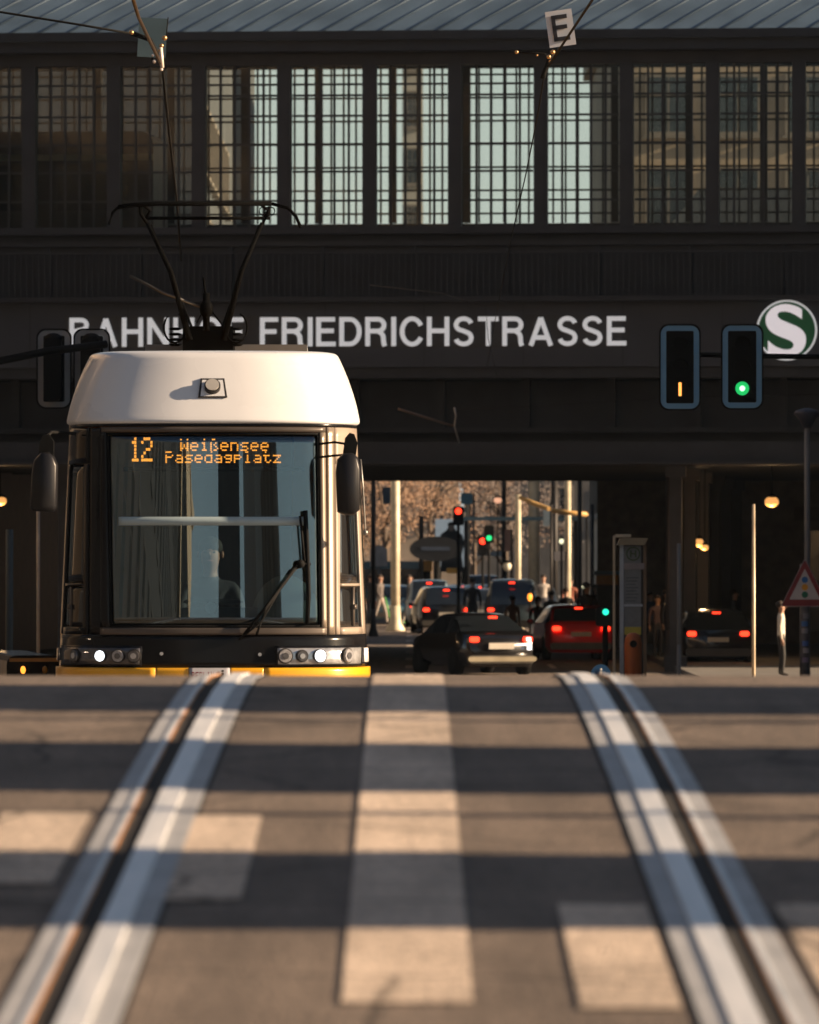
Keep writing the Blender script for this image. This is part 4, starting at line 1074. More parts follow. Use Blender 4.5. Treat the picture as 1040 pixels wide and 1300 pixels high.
for lab, args, pts, r in (('dark mast on the right pavement whose arm carries the pair of blue-rimmed signals', (1130, 430, 0, 87.6, .09, M_rub), [(845,449,87.5),(960,452,87.5),(1130,454,87.5)], .034),
        ('dark mast on the left pavement whose sloping arm carries the grey-backed signals', (-92, 430, 0, 86, .09, M_rub), [(-90,452,86),(0,458,86),(60,446,86.2),(135,437,86.6)], .05)):
    mt_ = pole('signal_mast', lab, *args, cat='mast'); MB().tube([P(*p)-mt_.location for p in pts], r, 8).build('arm', M_rub, mt_)
pole('street_pole', 'slim sunlit golden pole right of the two cars', 957, 640, 0, 97.7, .030, mat('pole_worn', (.60, .50, .36), .45, .2, var=.35, scale=4, stretch=(1,1,.5)), r1=.022)
pole('street_pole', 'thin grey post left of the dark parked car', 862, 690, 0, 140, .035, M_grey)
pole('street_pole', 'thick grey post left of the thin one under the viaduct', 849, 602, 0, 166, .07, mat('post_grey', (.07, .06, .06), .6))
pole('lamp_post', 'grey post with round cap behind the warning triangle', 1025, 524, 0, 121, .05, M_grey, 'lamp post')
t = C.objects['lamp_post'] if 'lamp_post' in C.objects else None
if t:
    z = P(1025, 524, 121).z; MB().lathe((0, 0, z-.02), [(.08, -.25), (.14, -.1), (.24, 0), (.20, .06), (.05, .1)], 20).build('lamp_head', mat('lamp_cap', (.035, .04, .06), .5), t)
# bracket gear under the viaduct
wire('span_rod', 'pale rod slanting down in front of the viaduct', [(505,519,110),(512,521,110),(576,541,110)], .025, mat('rod_copper', (.20,.14,.10), .5, .4))
wire('span_fitting', 'hook fitting at the lower end of the pale slanting rod', [(577,517,110),(579,528,110),(577,541,110),(583,562,110)], .02, M_steelpole)

# warning triangle
d = 120.0; s_ = d/F; c = P(1022, 745, d)
TG = thing('warning_sign', 'red-bordered warning triangle showing a traffic light, on a stickered post', 'sign', c)
tri = lambda k: [(( 994-1022)*s_*k*1.0, (745-768)*s_*k), ((1050-1022)*s_*k, (745-768)*s_*k), (0, (745-712)*s_*k)]
def rtri(k, r):
    p = tri(k); out = []
    for i in range(3):
        a_ = Vector((*p[i], 0)); b_ = Vector((*p[(i+1)%3], 0)); z_ = Vector((*p[i-1], 0))
        u = (z_-a_).normalized()*r; v = (b_-a_).normalized()*r
        for f in (0, .33, .66, 1): 
            q = a_+(u*(1-f)**2)+(v*f**2); out.append((q.x, q.y))
    return out
MB().prism(rtri(1.10, .05), .0, .012).build('border', mat('sign_edge', (.45, .40, .42), .5), TG)
MB().prism(rtri(1.06, .05), -.006, -.001).build('red_rim', mat('sign_red', (.22, .018, .022), .5), TG)
MB().prism(rtri(.70, .01), -.011, -.007).build('white_field', mat('sign_white', (.55, .52, .52), .5), TG)
for yy_, nm_, cc in ((736, 'blue_disc', (.03,.16,.45)), (745.5, 'amber_disc', (.70,.33,.02)), (755, 'green_disc', (.01,.15,.08))):
    disc(MB(), Matrix.Translation((0, 0, (745-yy_)*s_)), 4.1*s_, -.016, -.012, 20).build(nm_, mat('disc_'+nm_, cc, .5), TG)
mb = MB(); mb.tube([(0, .115, -c.z), (0, .115, .40)], .085, 14); pst = mb.build('post', mat('post_sticker_base', (.09, .09, .10), .6, var=.5, scale=9), TG)
for i, (yy_, cc) in enumerate(((792, (.05,.16,.42)), (817, (.07,.15,.45)), (826, (.45,.42,.42)), (801, (.3,.3,.33)), (838, (.25,.2,.3)), (782, (.2,.2,.22)))):
    V = []; zc = (745-yy_)*s_
    for q in range(5):
        an = R(-130+20*q+(i%3)*10)
        for zz in (-.045, .045): V.append((.088*math.cos(an), .115+.088*math.sin(an), zc+zz))
    MB().add(V, [(2*q, 2*q+2, 2*q+3, 2*q+1) for q in range(4)], True).build('sticker', mat('sticker%d' % i, cc, .5), pst)
# blue roundel low on a post
bp = P(763, 856, 100)
BR = thing('road_sign', 'small round blue pedestrian sign low behind the crest', 'sign', (bp.x, 100, bp.z))
disc(MB(), Matrix.Identity(4), .145, 0, .01, 28).build('disc', mat('sign_blue', (.02, .10, .26), .5), BR)
mb = MB(); mb.ball((0, -.006, .07), .018, .003, .018, 8); mb.box(-.018, .018, -.006, -.002, -.03, .045); mb.box(-.016, -.004, -.006, -.002, -.11, -.033); mb.box(.006, .018, -.006, -.002, -.11, -.033)
mb.build('pictogram', M_white, BR); MB().tube([(0, .04, -bp.z), (0, .04, .1)], .03, 8).build('post', M_grey, BR)

# ------------------------------------------------------------------ stop column, bin, kiosk
d = 112.0; s_ = d/F
def rel(px, py, c): p = P(px, py, d); return p.x-c.x, p.z-c.z
c = Vector((P(801, 0, d).x, d, 0)); 
BS = thing('bus_stop_column', 'tall tram stop column with timetable panel and round H sign', 'stop sign', c)
def q_(nm, m, x0, x1, y0, y1, ya, yb, par=None): a_, b_ = rel(x0, y1, c), rel(x1, y0, c); return MB().box(a_[0], b_[0], ya, yb, max(0, a_[1]), b_[1]).build(nm, m, par or BS)
M_fr = mat('stop_frame', (.30, .36, .44), .4, .4)
q_('post', M_fr, 787, 792, 692, 1000, -.03, .06); q_('post', mat('stop_post_brown', (.13, .095, .06), .5), 817, 821, 692, 1000, -.03, .06)
q_('back_panel', mat('stop_back', (.02, .02, .02), .5), 792.2, 816.8, 692, 1000, .02, .05)
pn = q_('timetable_panel', mat('stop_panel', (.13, .16, .19), .35, var=.1, scale=8), 792.5, 814, 693, 806, -.01, .018)
q_('crossbar', M_fr, 792.3, 816, 767, 770, -.04, -.012); q_('crossbar', mat('bar_grey', (.2, .2, .23), .4), 792.3, 818, 715, 723, -.04, -.012)
q_('yellow_strip', mat('stop_yellow', (.35, .33, .05), .5), 793, 814, 796, 806, -.025, -.012)
hx, hz_ = rel(804, 703, c)
ring_ = MB(); pts_o = [(hx+9*s_*math.cos(2*math.pi*i/28), hz_+9*s_*math.sin(2*math.pi*i/28)) for i in range(28)]; pts_i = [(hx+7.4*s_*math.cos(2*math.pi*i/28), hz_+7.4*s_*math.sin(2*math.pi*i/28)) for i in range(28)]
ring_.ring(pts_o, pts_i, -.03, -.012); M_hgreen = mat('h_green', (.04, .08, .035), .5)
letter(ring_, 'H', hx-4*s_, hx+4*s_, hz_-4.5*s_, hz_+4.5*s_, -.03, .018, .02); ring_.build('h_emblem', M_hgreen, BS)
tx_ = MB()
for i in range(8):
    a_ = rel(795, 733+i*4.2, c); b_ = rel(811-(i*7 % 5), 734+i*4.2, c); tx_.box(a_[0], b_[0], -.014, -.0105, b_[1], a_[1])
tx_.build('timetable_lines', mat('print_dark', (.06, .08, .10), .6), BS)
mb = MB(); a_ = rel(783, 692, c); b_ = rel(823, 683, c); mb.prism([(a_[0], a_[1]), (b_[0]-.06, a_[1]), (b_[0], b_[1]), (a_[0]+.06, b_[1])], -.15, .2); mb.build('canopy', mat('stop_canopy', (.22, .20, .14), .5), BS)
mb = MB(); 
for (x0, x1, y0, y1) in ((779, 782, 680, 722), (782.2, 802, 678, 682)): a_, b_ = rel(x0, y1, c), rel(x1, y0, c); mb.box(a_[0], b_[0], .3, .36, a_[1], b_[1])
mb.box(*[rel(779, 1000, c)[0], rel(782, 1000, c)[0]], .3, .36, 0, rel(0, 722, c)[1]); mb.build('shelter_frame', mat('stop_brass', (.42, .38, .30), .4, .3), BS)
# orange bin
d = 111.0; s_ = d/F; bx = P(804, 808, d)
BN = thing('litter_bin', 'orange litter bin standing at the foot of the stop column', 'bin', (bx.x, d, 0))
MB().lathe((0,0,0), [(.11, .55), (.135, .6), (.145, 1.3), (.13, bx.z-.03), (.10, bx.z+.03), (.04, bx.z+.06)], 20).build('body', mat('bin_orange', (.30, .075, .012), .5), BN)
MB().tube([(.0, .10, 0), (0, .10, 1.2)], .03, 8).build('post', M_grey, BN)
disc(MB(), Matrix.Translation((0, -.128, bx.z-.12)), .06, -.02, .01).build('opening', M_rub, BN)
# kiosk
d = 190.0; p = P(760, 740, d)
KS = thing('kiosk', 'yellow kiosk with a blue roof left of the stop column', 'kiosk', (P(771,0,d).x, d, .13))
MB().box(-.28, .28, 0, .8, 0, 1.75).build('counter', mat('kiosk_dark', (.03,.03,.03), .6), KS)
MB().box(-.30, .30, -.02, .82, 1.753, 2.02).build('fascia', mat('kiosk_yellow', (.55,.24,.02), .5), KS)
MB().box(-.36, .34, -.1, .9, 2.023, 2.13).build('roof', mat('kiosk_blue', (.12,.24,.36), .5), KS)

# ------------------------------------------------------------------ cars
def car(label, loc, rz, paint, L=4.3, Wd_=1.78, H=1.45, kind='hatch', cat='car', lit=True, nm='parked_car', group='cars on the street', roofm=None):
    t = thing(nm, label, cat, loc, rz, group); w2 = Wd_/2
    # rear at y=0, nose at y=L ; belt line and roof line sampled along the car
    if kind == 'coupe': bl = [(0,.84),(.12,.93),(.6,.97),(2.5,.93),(3.1,.88),(L-.3,.74),(L,.52)]; rl = [(0,.84),(.12,.95),(.45,.99),(1.35,H-.04),(1.9,H),(2.35,H-.04),(3.15,.92),(L-.3,.76),(L,.54)]
    elif kind == 'van': bl = [(0,.95),(.2,1.0),(2.6,1.0),(3.3,.97),(L-.3,.84),(L,.58)]; rl = [(0,1.0),(.22,H-.10),(.5,H-.01),(1.4,H),(2.4,H-.03),(3.5,1.0),(L-.3,.86),(L,.6)]
    else: bl = [(0,.88),(.1,.95),(2.4,.96),(3.0,.92),(L-.4,.80),(L,.52)]; rl = [(0,.90),(.1,.99),(.5,H-.10),(.9,H-.01),(1.5,H),(2.1,H-.04),(3.05,.95),(L-.4,.82),(L,.54)]
    def ev(tb, y):
        def raw(u):
            u = min(max(u, 0), L)
            for (a, za), (b, zb) in zip(tb, tb[1:]):
                if u <= b: return za+(zb-za)*(u-a)/max(1e-6, b-a)
            return tb[-1][1]
        return sum(raw(y+o) for o in (-.12, -.06, 0, .06, .12))/5 if .13 < y < L-.13 else raw(y)
    V = []; Fb = []; Fg = []; Fr = []; NS = 34; st_ = []
    for i in range(NS+1):
        y = L*(i/NS); zb = ev(bl, y); zr = max(ev(rl, y), zb+.015)
        e = 1-.16*(max(0, .5-y)/.5)**2-.20*(max(0, y-L+.8)/.8)**2; a_ = w2*e; up = min(1, (zr-zb)/(H-.95)); wr = a_*(.93-.20*up)
        st_.append((zb, zr, up)); rd = min(.07, (zr-zb)*.5)
        half = [(a_*.90, .20), (a_*.985, .38), (a_, .60), (a_*.985, zb), (wr+rd*.3, zr-rd), (wr-rd*.8, zr-.005), (wr*.4, zr+.02*up)]
        V += [(-p, y, z) for p, z in half]+[(p, y, z) for p, z in half[::-1]]
    n = 14
    for i in range(NS):
        up0, up1 = st_[i][2], st_[i+1][2]; sl_ = abs(st_[i+1][1]-st_[i][1])/(L/NS)
        for k in range(n):
            k2 = (k+1) % n; f = (i*n+k, (i+1)*n+k, (i+1)*n+k2, i*n+k2)
            side = k in (3, 9); topf = k in (4, 5, 6, 7, 8)
            if side and min(up0, up1) > .12: Fg.append(f)
            elif topf and sl_ > .30 and max(up0, up1) > .12 and k in (5, 6, 7): Fg.append(f)
            elif topf and min(up0, up1) > .8: Fr.append(f)
            else: Fb.append(f)
    Fb.append(tuple(range(n))); Fb.append(tuple(NS*n+k for k in range(n-1, -1, -1)))
    MB().add(V, Fb, True).build('body', paint, t)
    if Fr: MB().add(V, Fr, True).build('roof', roofm or paint, t)
    MB().add(V, Fg, True).build('windows', mat('car_glass', (.012, .016, .02), .05, spec=.9), t)
    for y in (.75, L-.8):
        for s in (1, -1):
            tw = MB(); tw.lathe((s*(w2-.09), y, .32), [(.20, -.1), (.32, -.1), (.325, 0), (.32, .1), (.20, .1)], 24, 'x'); ty = tw.build('wheel', M_rub, t)
            MB().lathe((s*(w2-.04), y, .32), [(.06, -.06*s), (.20, -.03*s), (.205, .045*s), (.18, .05*s), (.05, .02*s)], 16, 'x').build('rim', M_lensd, ty)
    for s in (1, -1):
        tl_ = MB(); tl_.rbox(s*(w2-.26)-.11, s*(w2-.26)+.11, -.045, .10, .76, .88, .05, 4); tl_.build('tail_light', M_red_on if lit else mat('tail_off', (.2,.01,.01), .3), t)
        MB().ball((s*(w2+.06), 2.9 if kind != 'van' else 3.1, .98), .09, .06, .07, 10).build('mirror', paint, t)
    MB().box(-.26, .26, -.03, .02, .62, .73).build('number_plate', mat('car_plate', (.55,.52,.45), .5), t)
    MB().rbox(-w2+.12, w2-.12, -.09, .2, .28, .46, .06, 3).build('bumper', mat('bumper_grey', (.10, .095, .085), .35, .3), t)
    if lit:
        MB().box(-.10, .10, *( (-.02, .02) if kind == 'van' else (.52, .56)), (H-.14) if kind == 'van' else H-.11, (H-.09) if kind == 'van' else H-.06).build('brake_light', M_red_on, t)
    return t
paint = lambda n_, c, r=.22: mat('paint_'+n_, c, r, .2, var=.05, coat=.7)
def cx(px, d): return (px-520)*d/F
CB = car('black coupe with pale rear bumper turning in front of the viaduct', (cx(636, 154.5), 154.5, 0), R(19), paint('black', (.010,.010,.011)), 4.0, 1.8, 1.40, 'coupe', nm='moving_car')
MB().rbox(-.82, .82, -.115, -.092, .32, .43, .05, 3).build('bumper_trim', mat('trim_pale', (.62,.55,.40), .2, .5), CB)
MB().box(-.30, .30, -.05, -.031, .60, .74).build('plate_holder', mat('car_plate', (.55,.52,.45), .5), CB)
MB().box(.62, .72, -.06, -.047, .58, .72).build('reversing_light', M_whitelamp, CB); MB().box(.60, .70, -.06, -.047, .78, .86).build('reversing_light', M_whitelamp, CB)
car('red hatchback waiting right of the black coupe', (cx(738, 176), 176, 0), R(6), paint('red', (.85,.03,.03)), 4.0, 1.8, 1.42, 'hatch', nm='waiting_car')
car('dark car with lit red tail lamps under the right part of the viaduct', (cx(912, 165), 165, 0), R(2), paint('navy', (.012,.016,.022)), 4.3, 1.8, 1.40, 'hatch', nm='waiting_car')
car('dark estate car with clustered red brake lights left of the coupe', (cx(567, 232), 232, 0), R(4), paint('charcoal', (.02,.022,.025)), 4.4, 1.9, 1.6, 'van', nm='waiting_car')
car('pale blue car partly behind the dark estate car', (cx(545, 250), 250, 0), R(0), paint('paleblue', (.25,.33,.38)), 4.3, 1.75, 1.75, 'van', nm='waiting_car')
car('dark van with one high brake light in the right lane', (cx(650, 232), 232, 0), R(-3), paint('slate', (.04,.06,.075)), 4.6, 1.95, 1.85, 'van', nm='waiting_car')
car('black taxi far ahead between the two lanes', (cx(612, 300), 300, 0), 0, paint('black2', (.012,.012,.014)), 4.6, 1.85, 1.75, 'van', nm='waiting_car', lit=False)
car('teal car parked beyond the two men', (cx(497, 262), 262, 0), R(0), paint('teal', (.10,.20,.24)), 4.2, 1.8, 1.5, 'hatch', lit=False)
car('dark hatchback to the left of the van with one lit lamp', (cx(612, 262), 262, 0), R(2), paint('black3', (.016,.016,.018)), 4.0, 1.75, 1.5, 'hatch', nm='waiting_car')
# long blue coach
d = 310; t = thing('coach', 'long blue coach parked across the far end of the street', 'coach', (cx(470, d), d, 0), 0)
MB().rbox(-3.2, 2.6, 0, 2.2, .4, 2.35, .2).build('body', paint('blue', (.06,.20,.28)), t)
MB().box(-3.0, 2.4, -.02, -.002, 1.3, 2.0).build('windows', mat('car_glass', (.012,.016,.02), .05), t)
for x in (-2.2, 1.6): MB().lathe((x, .1, .45), [(.2,-.12),(.45,-.12),(.45,.12),(.2,.12)], 20, 'y').build('wheel', M_rub, t)

# ------------------------------------------------------------------ people in the street
def ped(label, px, head_py, d, **k):
    x = cx(px, d); z = 0 if not k.pop('pav', 0) else .13
    top = P(px, head_py, d).z; return person(label, (x, d, z), k.pop('rz', 0), max(1.55, min(1.9, top-z+.02)), **k)
ped('man in dark jacket nearest the tram on the left', 471, 726, 260, top=(.02,.02,.025), leg=(.03,.03,.04), rz=R(160))
ped('man in pale trousers pushing a green scooter', 483, 728, 258, top=(.12,.10,.09), leg=(.32,.28,.24), pose='walk', rz=R(60))
ped('pedestrian in pale trousers crossing left of the estate car', 520, 731, 256, top=(.06,.06,.06), leg=(.45,.42,.36), pose='walk', rz=R(80))
ped('person in white shirt standing left of the warning triangle', 992, 766, 145, top=(.72,.66,.55), leg=(.02,.02,.02), rz=R(90), pav=1)
ped('person in dark clothes beside the stop column', 847, 752, 170, top=(.03,.03,.035), rz=R(60), pav=1)
ped('person in grey jacket between the column and the grey post', 835, 762, 172, top=(.12,.08,.09), rz=R(20), pav=1)
ped('dark figure standing behind the parked car', 933, 751, 180, top=(.02,.02,.02), pose='walk', rz=R(90), pav=1)
ped('dark-clad cyclist figure in front of the van', 600, 733, 225, top=(.015,.015,.018), leg=(.02,.02,.02), rz=R(180))
ped('person in orange-brown coat seen over the coupe roof', 651, 768, 190, top=(.35,.16,.08), rz=R(150))
ped('pedestrian in black on the right kerb behind the red car', 700, 752, 200, top=(.01,.01,.012), rz=R(200))
ped('pedestrian in black walking near the red car', 719, 748, 205, top=(.012,.012,.012), rz=R(170), pose='walk')
ped('stout pedestrian in dark coat left of the stop column', 745, 742, 178, top=(.010,.010,.010), rz=R(170), pose='walk', pav=1)
ped('small figure in the lower right corner behind the post', 1031, 826, 100, top=(.10,.07,.08), rz=R(0), h=1.3) if False else None
# scooter
d = 257; t = thing('kick_scooter', 'green kick scooter beside the man in pale trousers', 'scooter', (cx(492, d), d, 0), R(20))
M_sg = mat('scooter_green', (.12,.45,.12), .4)
MB().tube([(-.1,0,1.1),(.12,0,.15)], .03, 6).build('stem', M_sg, t); MB().box(.1, .9, -.07, .07, .10, .15).build('deck', M_sg, t)
MB().tube([(-.1,-.25,1.1),(-.1,.25,1.1)], .02, 6).build('handlebar', M_rub, t)
for x in (.12, .92): MB().lathe((x, 0, .1), [(.03,-.02),(.10,-.02),(.10,.02),(.03,.02)], 14, 'y').build('wheel', M_rub, t)

# ------------------------------------------------------------------ things down the street
M_polelit = mat('pole_cream', (.62,.55,.40), .5, .1, var=.2, scale=3)
def fpole(label, px, py0, d, r): return pole('street_pole', label, px, py0, 0, d, r, M_polelit)
fpole('pale sunlit mast left of the oval sign', 502, 560, 240, .16)
fpole('pale sunlit mast with a yellow cross arm', 658, 628, 240, .10)
fpole('pale sunlit mast at the right end of the yellow arm', 721, 610, 232, .11)
fpole('broad pale mast behind the yellow arm', 678, 590, 270, .22)
wire('cross_arm', 'yellow arm sloping from the mast to the right', [(659,631,238),(680,640,238),(697,646,236)], .08, mat('arm_yellow', (.65,.40,.14), .5))
wire('cross_arm', 'yellow arm running level across the right mast', [(701,648,231),(722,651,231),(745,653,231)], .09, mat('arm_yellow', (.65,.40,.14), .5))
def far_signal(label, px, py, d, m, hh, up):
    t = thing('far_traffic_light', label, 'traffic light', P(px, py, d), 0, 'lit signals far down the street'); s_ = d/F
    disc(MB(), Matrix.Identity(4), 4.0*s_*(1 if up else .85), -.06, -.03, 16).build('lens', m, t)
    z0, z1 = (-18*s_, 6*s_) if up else (-6*s_, 16*s_)
    MB().rbox(-.17, .17, -.028, .2, z0, z1, .05, 3).build('housing', M_rub, t)
    MB().tube([(0, .25, -P(px,py,d).z), (0, .25, z1-.1)], .05, 8).build('post', M_rub, t)
far_signal('large red signal high in the middle of the street', 582, 649, 215, M_red_on, 0, True)
far_signal('small red signal right of the poster', 613, 687, 250, M_red_on, 0, True)
far_signal('dim green signal right of the small red one', 621, 683, 246, M_green_on, 0, False)
far_signal('green signal at the left of the stop column', 769, 777, 118, mat('teal_on', (.02,.4,.3), .3, emit=(.02,.8,.45), es=.8), 0, True)
# lamps
def lamp(label, px, py, d, w_=9, h_=7, m=None, post=True, fz=None):
    c = P(px, py, d); s_ = d/F; t = thing('street_lamp', label, 'lamp', c, 0, 'lit lamps around the viaduct')
    MB().ball((0,0,0), w_/2*s_, w_/2*s_, h_/2*s_, 16).build('globe', m or M_warm_on, t)
    MB().lathe((0,0,h_/2*s_*.8), [(w_/2*s_*1.1, 0), (w_/2*s_*.7, .05), (.03, .09)], 16).build('cap', M_rub, t)
    top_ = fz or 5.8
    if post: MB().tube([(0,0,h_/2*s_), (0,0,max(.3, top_-c.z))], .02, 6).build('rod', M_rub, t)
    else: MB().tube([(0,0,-c.z), (0,0,-h_/2*s_)], .04, 6).build('post', M_rub, t)
    if w_ > 10 and fz is None and post:
        l_ = bpy.data.lights.new('lamp_light', 'POINT'); l_.energy = 28; l_.color = (1, .6, .28); l_.shadow_soft_size = .15
        lo_ = bpy.data.objects.new('lamp_light', l_); C.objects.link(lo_); lo_.parent = t; lo_.location = (0, 0, -h_/2*s_-.25)
lamp('warm lamp hanging under the viaduct above the golden pole', 980, 637, 164, 18, 14)
lamp('warm lamp on the left wall beside the tram', 0, 636, 164, 17, 12)
lamp('upper of two small warm lamps before the shop wall', 888, 689, 170, 11, 12)
lamp('lower of two small warm lamps before the shop wall', 895, 695, 170, 10, 8)
lamp('orange lamp above the coupe roof', 673, 758, 205, 6, 11, M_amber_on, False)
lamp('pale lit lamp left of the dark facade', 713, 687, 225, 6, 7, mat('pale_lamp', (.6,.6,.4), .3, emit=(1,.95,.6), es=.6), False)
lamp('round cream street lamp above the dark van', 644, 719, 262, 11, 12, mat('cream_globe', (.75,.70,.55), .4), False)
lamp('peach lamp left of the sunlit mast', 632, 635, 290, 10, 8, mat('peach_lamp', (.7,.45,.3), .4, emit=(1,.5,.3), es=.4), False)
# boards
d = 262; t = thing('oval_sign', 'large dark oval sign board on a post above the estate car', 'sign', (cx(553, d), d, 0))
z = lambda py, d: P(0, py, d).z
ell = [(33*d/F*math.cos(2*math.pi*i/32), z(697, d)+16*d/F*math.sin(2*math.pi*i/32)) for i in range(32)]
MB().prism(ell, -.15, .15).build('board', mat('oval_black', (.012,.014,.018), .5), t)
MB().box(-.55, .55, -.17, -.152, z(699, d), z(694, d)).build('lettering_strip', mat('oval_text', (.05,.07,.11), .5), t)
MB().tube([(.05, 0, 0), (.05, 0, z(712, d))], .14, 10).build('post', M_rub, t)
d = 300; t = thing('billboard', 'pale billboard poster of a man in dark clothes', 'billboard', (cx(573, d), d, 0))
MB().box(-.70, .70, 0, .12, z(720, d), z(659, d)).build('panel', mat('poster_glow', (.55,.58,.60), .6, emit=(.6,.68,.72), es=.13), t)  # faint glow added to brighten the panel where it lies in shade
fg = MB(); sk = d/F
fg.prism([(x*sk, z(y, d)) for x, y in ((-14,726),(-12,700),(-16,690),(-13,678),(-6,673),(-3,668),(3,668),(6,673),(14,679),(17,690),(13,705),(16,726))], -.02, -.002); fg.build('poster_coat', mat('poster_dark', (.03,.04,.055), .6), t)
MB().prism([(4.2*sk*math.cos(2*math.pi*i/16), z(669, d)+5.5*sk*math.sin(2*math.pi*i/16)) for i in range(16)], -.03, -.021).build('poster_face', mat('poster_skin', (.33,.26,.23), .6), t)
MB().prism([(4.8*sk*math.cos(math.pi*i/10), z(667, d)+4.5*sk*math.sin(math.pi*i/10)) for i in range(11)], -.036, -.031).build('poster_hair', mat('poster_hair', (.03,.03,.03), .6), t)
for x in (-.5, .5): MB().tube([(x, .06, 0), (x, .06, z(720, d))], .06, 8).build('leg', M_rub, t)
d = 280; t = thing('poster_board', 'white house-shaped notice board above the walking men', 'board', (cx(481, d), d, 0))
MB().prism([(x*d/F, z(y, d)) for x, y in ((-11,719),(11,719),(11,697),(2,692),(-2,692),(-11,697))], 0, .08).build('panel', mat('board_white', (.52,.52,.53), .6), t)
MB().tube([(0, .1, 0), (0, .1, z(719, d))], .06, 8).build('post', M_grey, t)
d = 285; t = thing('advert_box', 'small orange advertising box under the oval sign', 'box', (cx(541, d), d, 0))
MB().box(-8*d/F, 8*d/F, 0, .5, z(725, d), z(712, d)).build('panel', mat('adv_orange', (.62,.28,.03), .5), t)
MB().box(-.2, .2, .1, .4, 0, z(725, d)-.002).build('stand', M_rub, t)
# banner beam across the street in the distance
d = 268; t = thing('gantry', 'pale blue-grey gantry beam across the far street', 'gantry', (cx(650, d), d, 0))
MB().box(-1.9, 2.6, 0, .3, z(661, d), z(656, d)).build('beam', mat('gantry_blue', (.12,.22,.27), .5), t)
for x in (-1.8, 2.5): MB().tube([(x, .15, 0), (x, .15, z(661, d))], .08, 8).build('leg', M_dark, t)
# edge structures left of the tram: second vehicle corner and poles
d = 75; c = P(43, 845, d)
t = thing('parked_van', 'black vehicle with orange lamps beside the tram at the lower left', 'van', (c.x, d, zg(d)), R(8), 'cars on the street')
zt_ = P(0, 832, d).z-zg(d)
MB().rbox(-.30, .30, 0, 3.8, .3, zt_, .10, 4).build('body', M_black, t)
MB().box(-.27, .27, -.012, -.002, zt_-.07, zt_-.03).build('trim', mat('van_trim_amber', (.55,.26,.05), .4), t)
for x in (-.12, .12): MB().ball((x, -.01, zt_-.16), .03, .02, .045, 8).build('indicator', M_amber_on if x < 0 else mat('ind_off', (.5,.25,.03), .4), t)
for yy_ in (.7, 3.0):
    for s in (-1, 1): MB().lathe((s*.27, yy_, .32), [(.2,-.08),(.32,-.08),(.32,.08),(.2,.08)], 20, 'x').build('wheel', M_rub, t)
pole('street_pole', 'worn pale post just left of the tram mirror', 48.5, 640, 0, 80, .022, mat('pole_worn', (.60,.50,.36), .45))
pole('street_pole', 'dark green post at the left edge', 12, 672, 0, 90, .05, mat('post_green', (.05,.07,.075), .6))
# ------------------------------------------------------------------ more of the busy street beyond the viaduct
fpole('slim pale mast between the red signal and the poster', 594, 640, 275, .07)
for lab, px, py0, d, r in (('dark lamp mast right of the yellow arm', 736, 600, 215, .07), ('dark post behind the red car', 752, 640, 208, .06), ('tall dark mast just right of the tram', 474, 590, 225, .08), ('black post left of the oval sign', 535, 655, 270, .09), ('dark grey mast between the poster and the yellow arm', 640, 585, 285, .10), ('dark mast behind the right end of the yellow arm', 704, 588, 262, .13)):
    pole('street_pole', lab, px, py0, 0, d, r, M_dark)
def blade(label, px0, px1, py0, py1, d, m, y=.15):
    t = thing('shop_sign', label, 'sign', (cx((px0+px1)/2, d), d, 0)); hw = (px1-px0)/2*d/F
    MB().rbox(-hw, hw, 0, y, z(py1, d), z(py0, d), min(.06, hw*.3), 3).build('board', m, t); MB().tube([(hw+.06, y/2, 0), (hw+.06, y/2, z(py0, d))], .05, 8).build('post', M_dark, t)
    return t
blade('narrow blue-grey sign board right of the cream mast', 690, 698, 640, 668, 240, mat('sign_bluegrey', (.20,.27,.33), .5))
blade('pinkish upright board far along the right pavement', 641, 648, 672, 700, 275, mat('sign_pink', (.35,.20,.16), .5))
blade('dim white advertising board behind the red car', 704, 717, 700, 712, 230, mat('sign_dimwhite', (.34,.33,.35), .5))
blade('long pale blue shop fascia far down the street', 605, 640, 700, 706, 320, mat('sign_paleblue', (.30,.38,.42), .5))
blade('small teal board hung high beyond the large red signal', 585, 600, 626, 640, 318, mat('sign_teal', (.14,.34,.42), .5))
blade('grey-blue banner high left of the pale sunlit mast', 486, 496, 618, 640, 300, mat('sign_slate', (.07,.16,.24), .5))
blade('yellow sign low behind the black taxi', 567, 582, 721, 728, 272, mat('sign_yellow', (.70,.38,.06), .5))
for lab, px, py, d, m_, w_, h_ in (('small amber light at the far end of the right pavement', 745, 653, 260, M_warm_on, 4, 4), ('tiny white light low beside the pavement', 741, 745, 215, MATS['pale_lamp'], 4, 4), ('tiny white light above the red car roof', 711, 774, 205, MATS['pale_lamp'], 4, 6),
        ('small red lamp beyond the stop column', 790, 647, 240, M_red_on, 3, 4), ('warm spot of a shop lamp right of the golden pole', 934, 755, 196, M_warm_on, 5, 6)):
    lamp(lab, px, py, d, w_, h_, m_, False)
car('dark saloon with two red lamps far ahead right of the taxi', (cx(590, 275), 275, 0), R(1), paint('black4', (.014,.014,.016)), 4.4, 1.8, 1.45, 'hatch', nm='waiting_car')
car('grey car with one red lamp between estate car and dark van', (cx(605, 243), 243, 0), R(-2), paint('grey', (.08,.085,.09)), 4.2, 1.75, 1.48, 'hatch', nm='waiting_car')
car('dark car far ahead close to the right kerb', (cx(680, 258), 258, 0), R(-2), paint('darkblue', (.02,.03,.045)), 4.2, 1.8, 1.5, 'hatch', nm='waiting_car')
ped('pedestrian in rust-red jacket on the far right pavement', 724, 735, 236, top=(.30,.09,.05), rz=R(170), pose='walk')
ped('pedestrian in pale coat far behind the dark van', 690, 728, 255, top=(.38,.34,.30), rz=R(10))
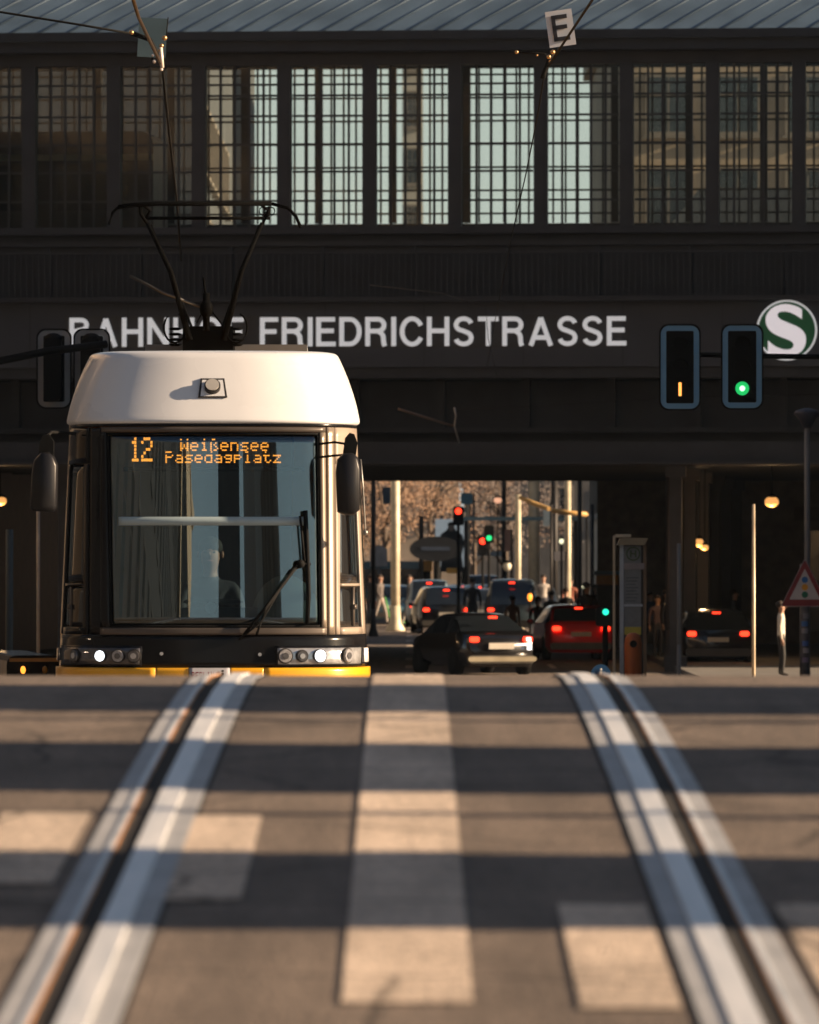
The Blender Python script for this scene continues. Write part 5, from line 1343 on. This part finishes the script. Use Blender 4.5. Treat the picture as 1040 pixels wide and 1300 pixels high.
ped('man in blue shirt beyond the dark car on the right', 826, 756, 186, top=(.06,.10,.20), rz=R(40), pose='walk', pav=1)
ped('woman in dark coat right behind the kiosk', 757, 744, 192, top=(.03,.025,.03), leg=(.05,.04,.04), rz=R(-20), pav=1)
ped('cyclist rider in dark top seen between the coupe and the red car', 683, 764, 186, top=(.05,.035,.03), rz=R(190))
# ------------------------------------------------------------------ trees
M_bark = mat('bark', (.10,.075,.055), .9, var=.3)
leafm = [mat('leaves_russet', (.24,.145,.088), .7, var=.6, scale=.55), mat('leaves_brown', (.18,.12,.085), .7, var=.6, scale=.5), mat('leaves_dull', (.13,.105,.095), .7, var=.5, scale=.5)]
def tree(label, x, y, h, cr, m, seed):
    rnd = random.Random(seed); t = thing('street_tree', label, 'tree', (x, y, 0), 0, 'autumn trees at the end of the street')
    tr = MB(); tr.tube([(0,0,0), (.05,0,h*.3), (.0,.1,h*.6)], .22, 8, .1); tips = []
    for k in range(12):
        a_ = rnd.uniform(0, 6.28); z0 = h*rnd.uniform(.22, .55); q = Vector((math.cos(a_)*cr*rnd.uniform(.5,.9), math.sin(a_)*cr*rnd.uniform(.5,.9), z0+h*rnd.uniform(.15,.4)))
        tr.tube([(0,0,z0), (q.x*.45, q.y*.45, (z0+q.z)/2+.1), q], .08, 5, .02); tips.append(q)
    tr.build('trunk', M_bark, t)
    V = []; Fc = []
    cl = []
    for q in tips:
        for _ in range(5): cl.append(q+Vector((rnd.gauss(0,.9), rnd.gauss(0,.9), rnd.gauss(0,.8))))
    for c_ in cl:
        rr = rnd.uniform(.3,.8)
        for _ in range(90):
            p = c_+Vector((rnd.gauss(0,rr*.5), rnd.gauss(0,rr*.5), rnd.gauss(0,rr*.5))); s_ = rnd.uniform(.035,.075)
            u = Vector((rnd.gauss(0,1), rnd.gauss(0,1), rnd.gauss(0,1))).normalized(); v = u.orthogonal().normalized()
            o = len(V); V += [p+u*s_, p+v*s_*.7, p-u*s_, p-v*s_*.7]; Fc.append((o, o+1, o+2, o+3))
    cm = bpy.data.meshes.new('crown'); cm.from_pydata([tuple(v) for v in V], [], Fc); cm.materials.append(m); co = bpy.data.objects.new('crown', cm); C.objects.link(co); co.parent = t
tree('russet tree at the left behind the sunlit mast', cx(488, 330), 330, 8, 2.6, leafm[0], 1)
tree('large orange-brown tree behind the oval sign', cx(545, 345), 345, 9, 3.0, leafm[0], 2)
tree('brown tree behind the red signal', cx(600, 350), 350, 8.5, 2.6, leafm[1], 3)
tree('dull grey-brown tree right of the red signal', cx(640, 335), 335, 8, 2.2, leafm[2], 4)
tree('dull brown tree hidden mostly by the tram', cx(445, 340), 340, 9, 3, leafm[1], 5)

# ------------------------------------------------------------------ thin evening haze
hz_m = bpy.data.materials.new('haze'); hz_m.use_nodes = True; hz_t = hz_m.node_tree; hz_t.nodes.clear()
ho = hz_t.nodes.new('ShaderNodeOutputMaterial'); hv = hz_t.nodes.new('ShaderNodeVolumePrincipled')
hv.inputs['Color'].default_value = (.62, .80, 1, 1); hv.inputs['Density'].default_value = .00008; hv.inputs['Anisotropy'].default_value = .2
hz_t.links.new(hv.outputs[0], ho.inputs['Volume'])
hb_ = MB().box(-720, 720, -420, 2520, -3.2, 75).build('haze', hz_m); hb_['kind'] = 'stuff'
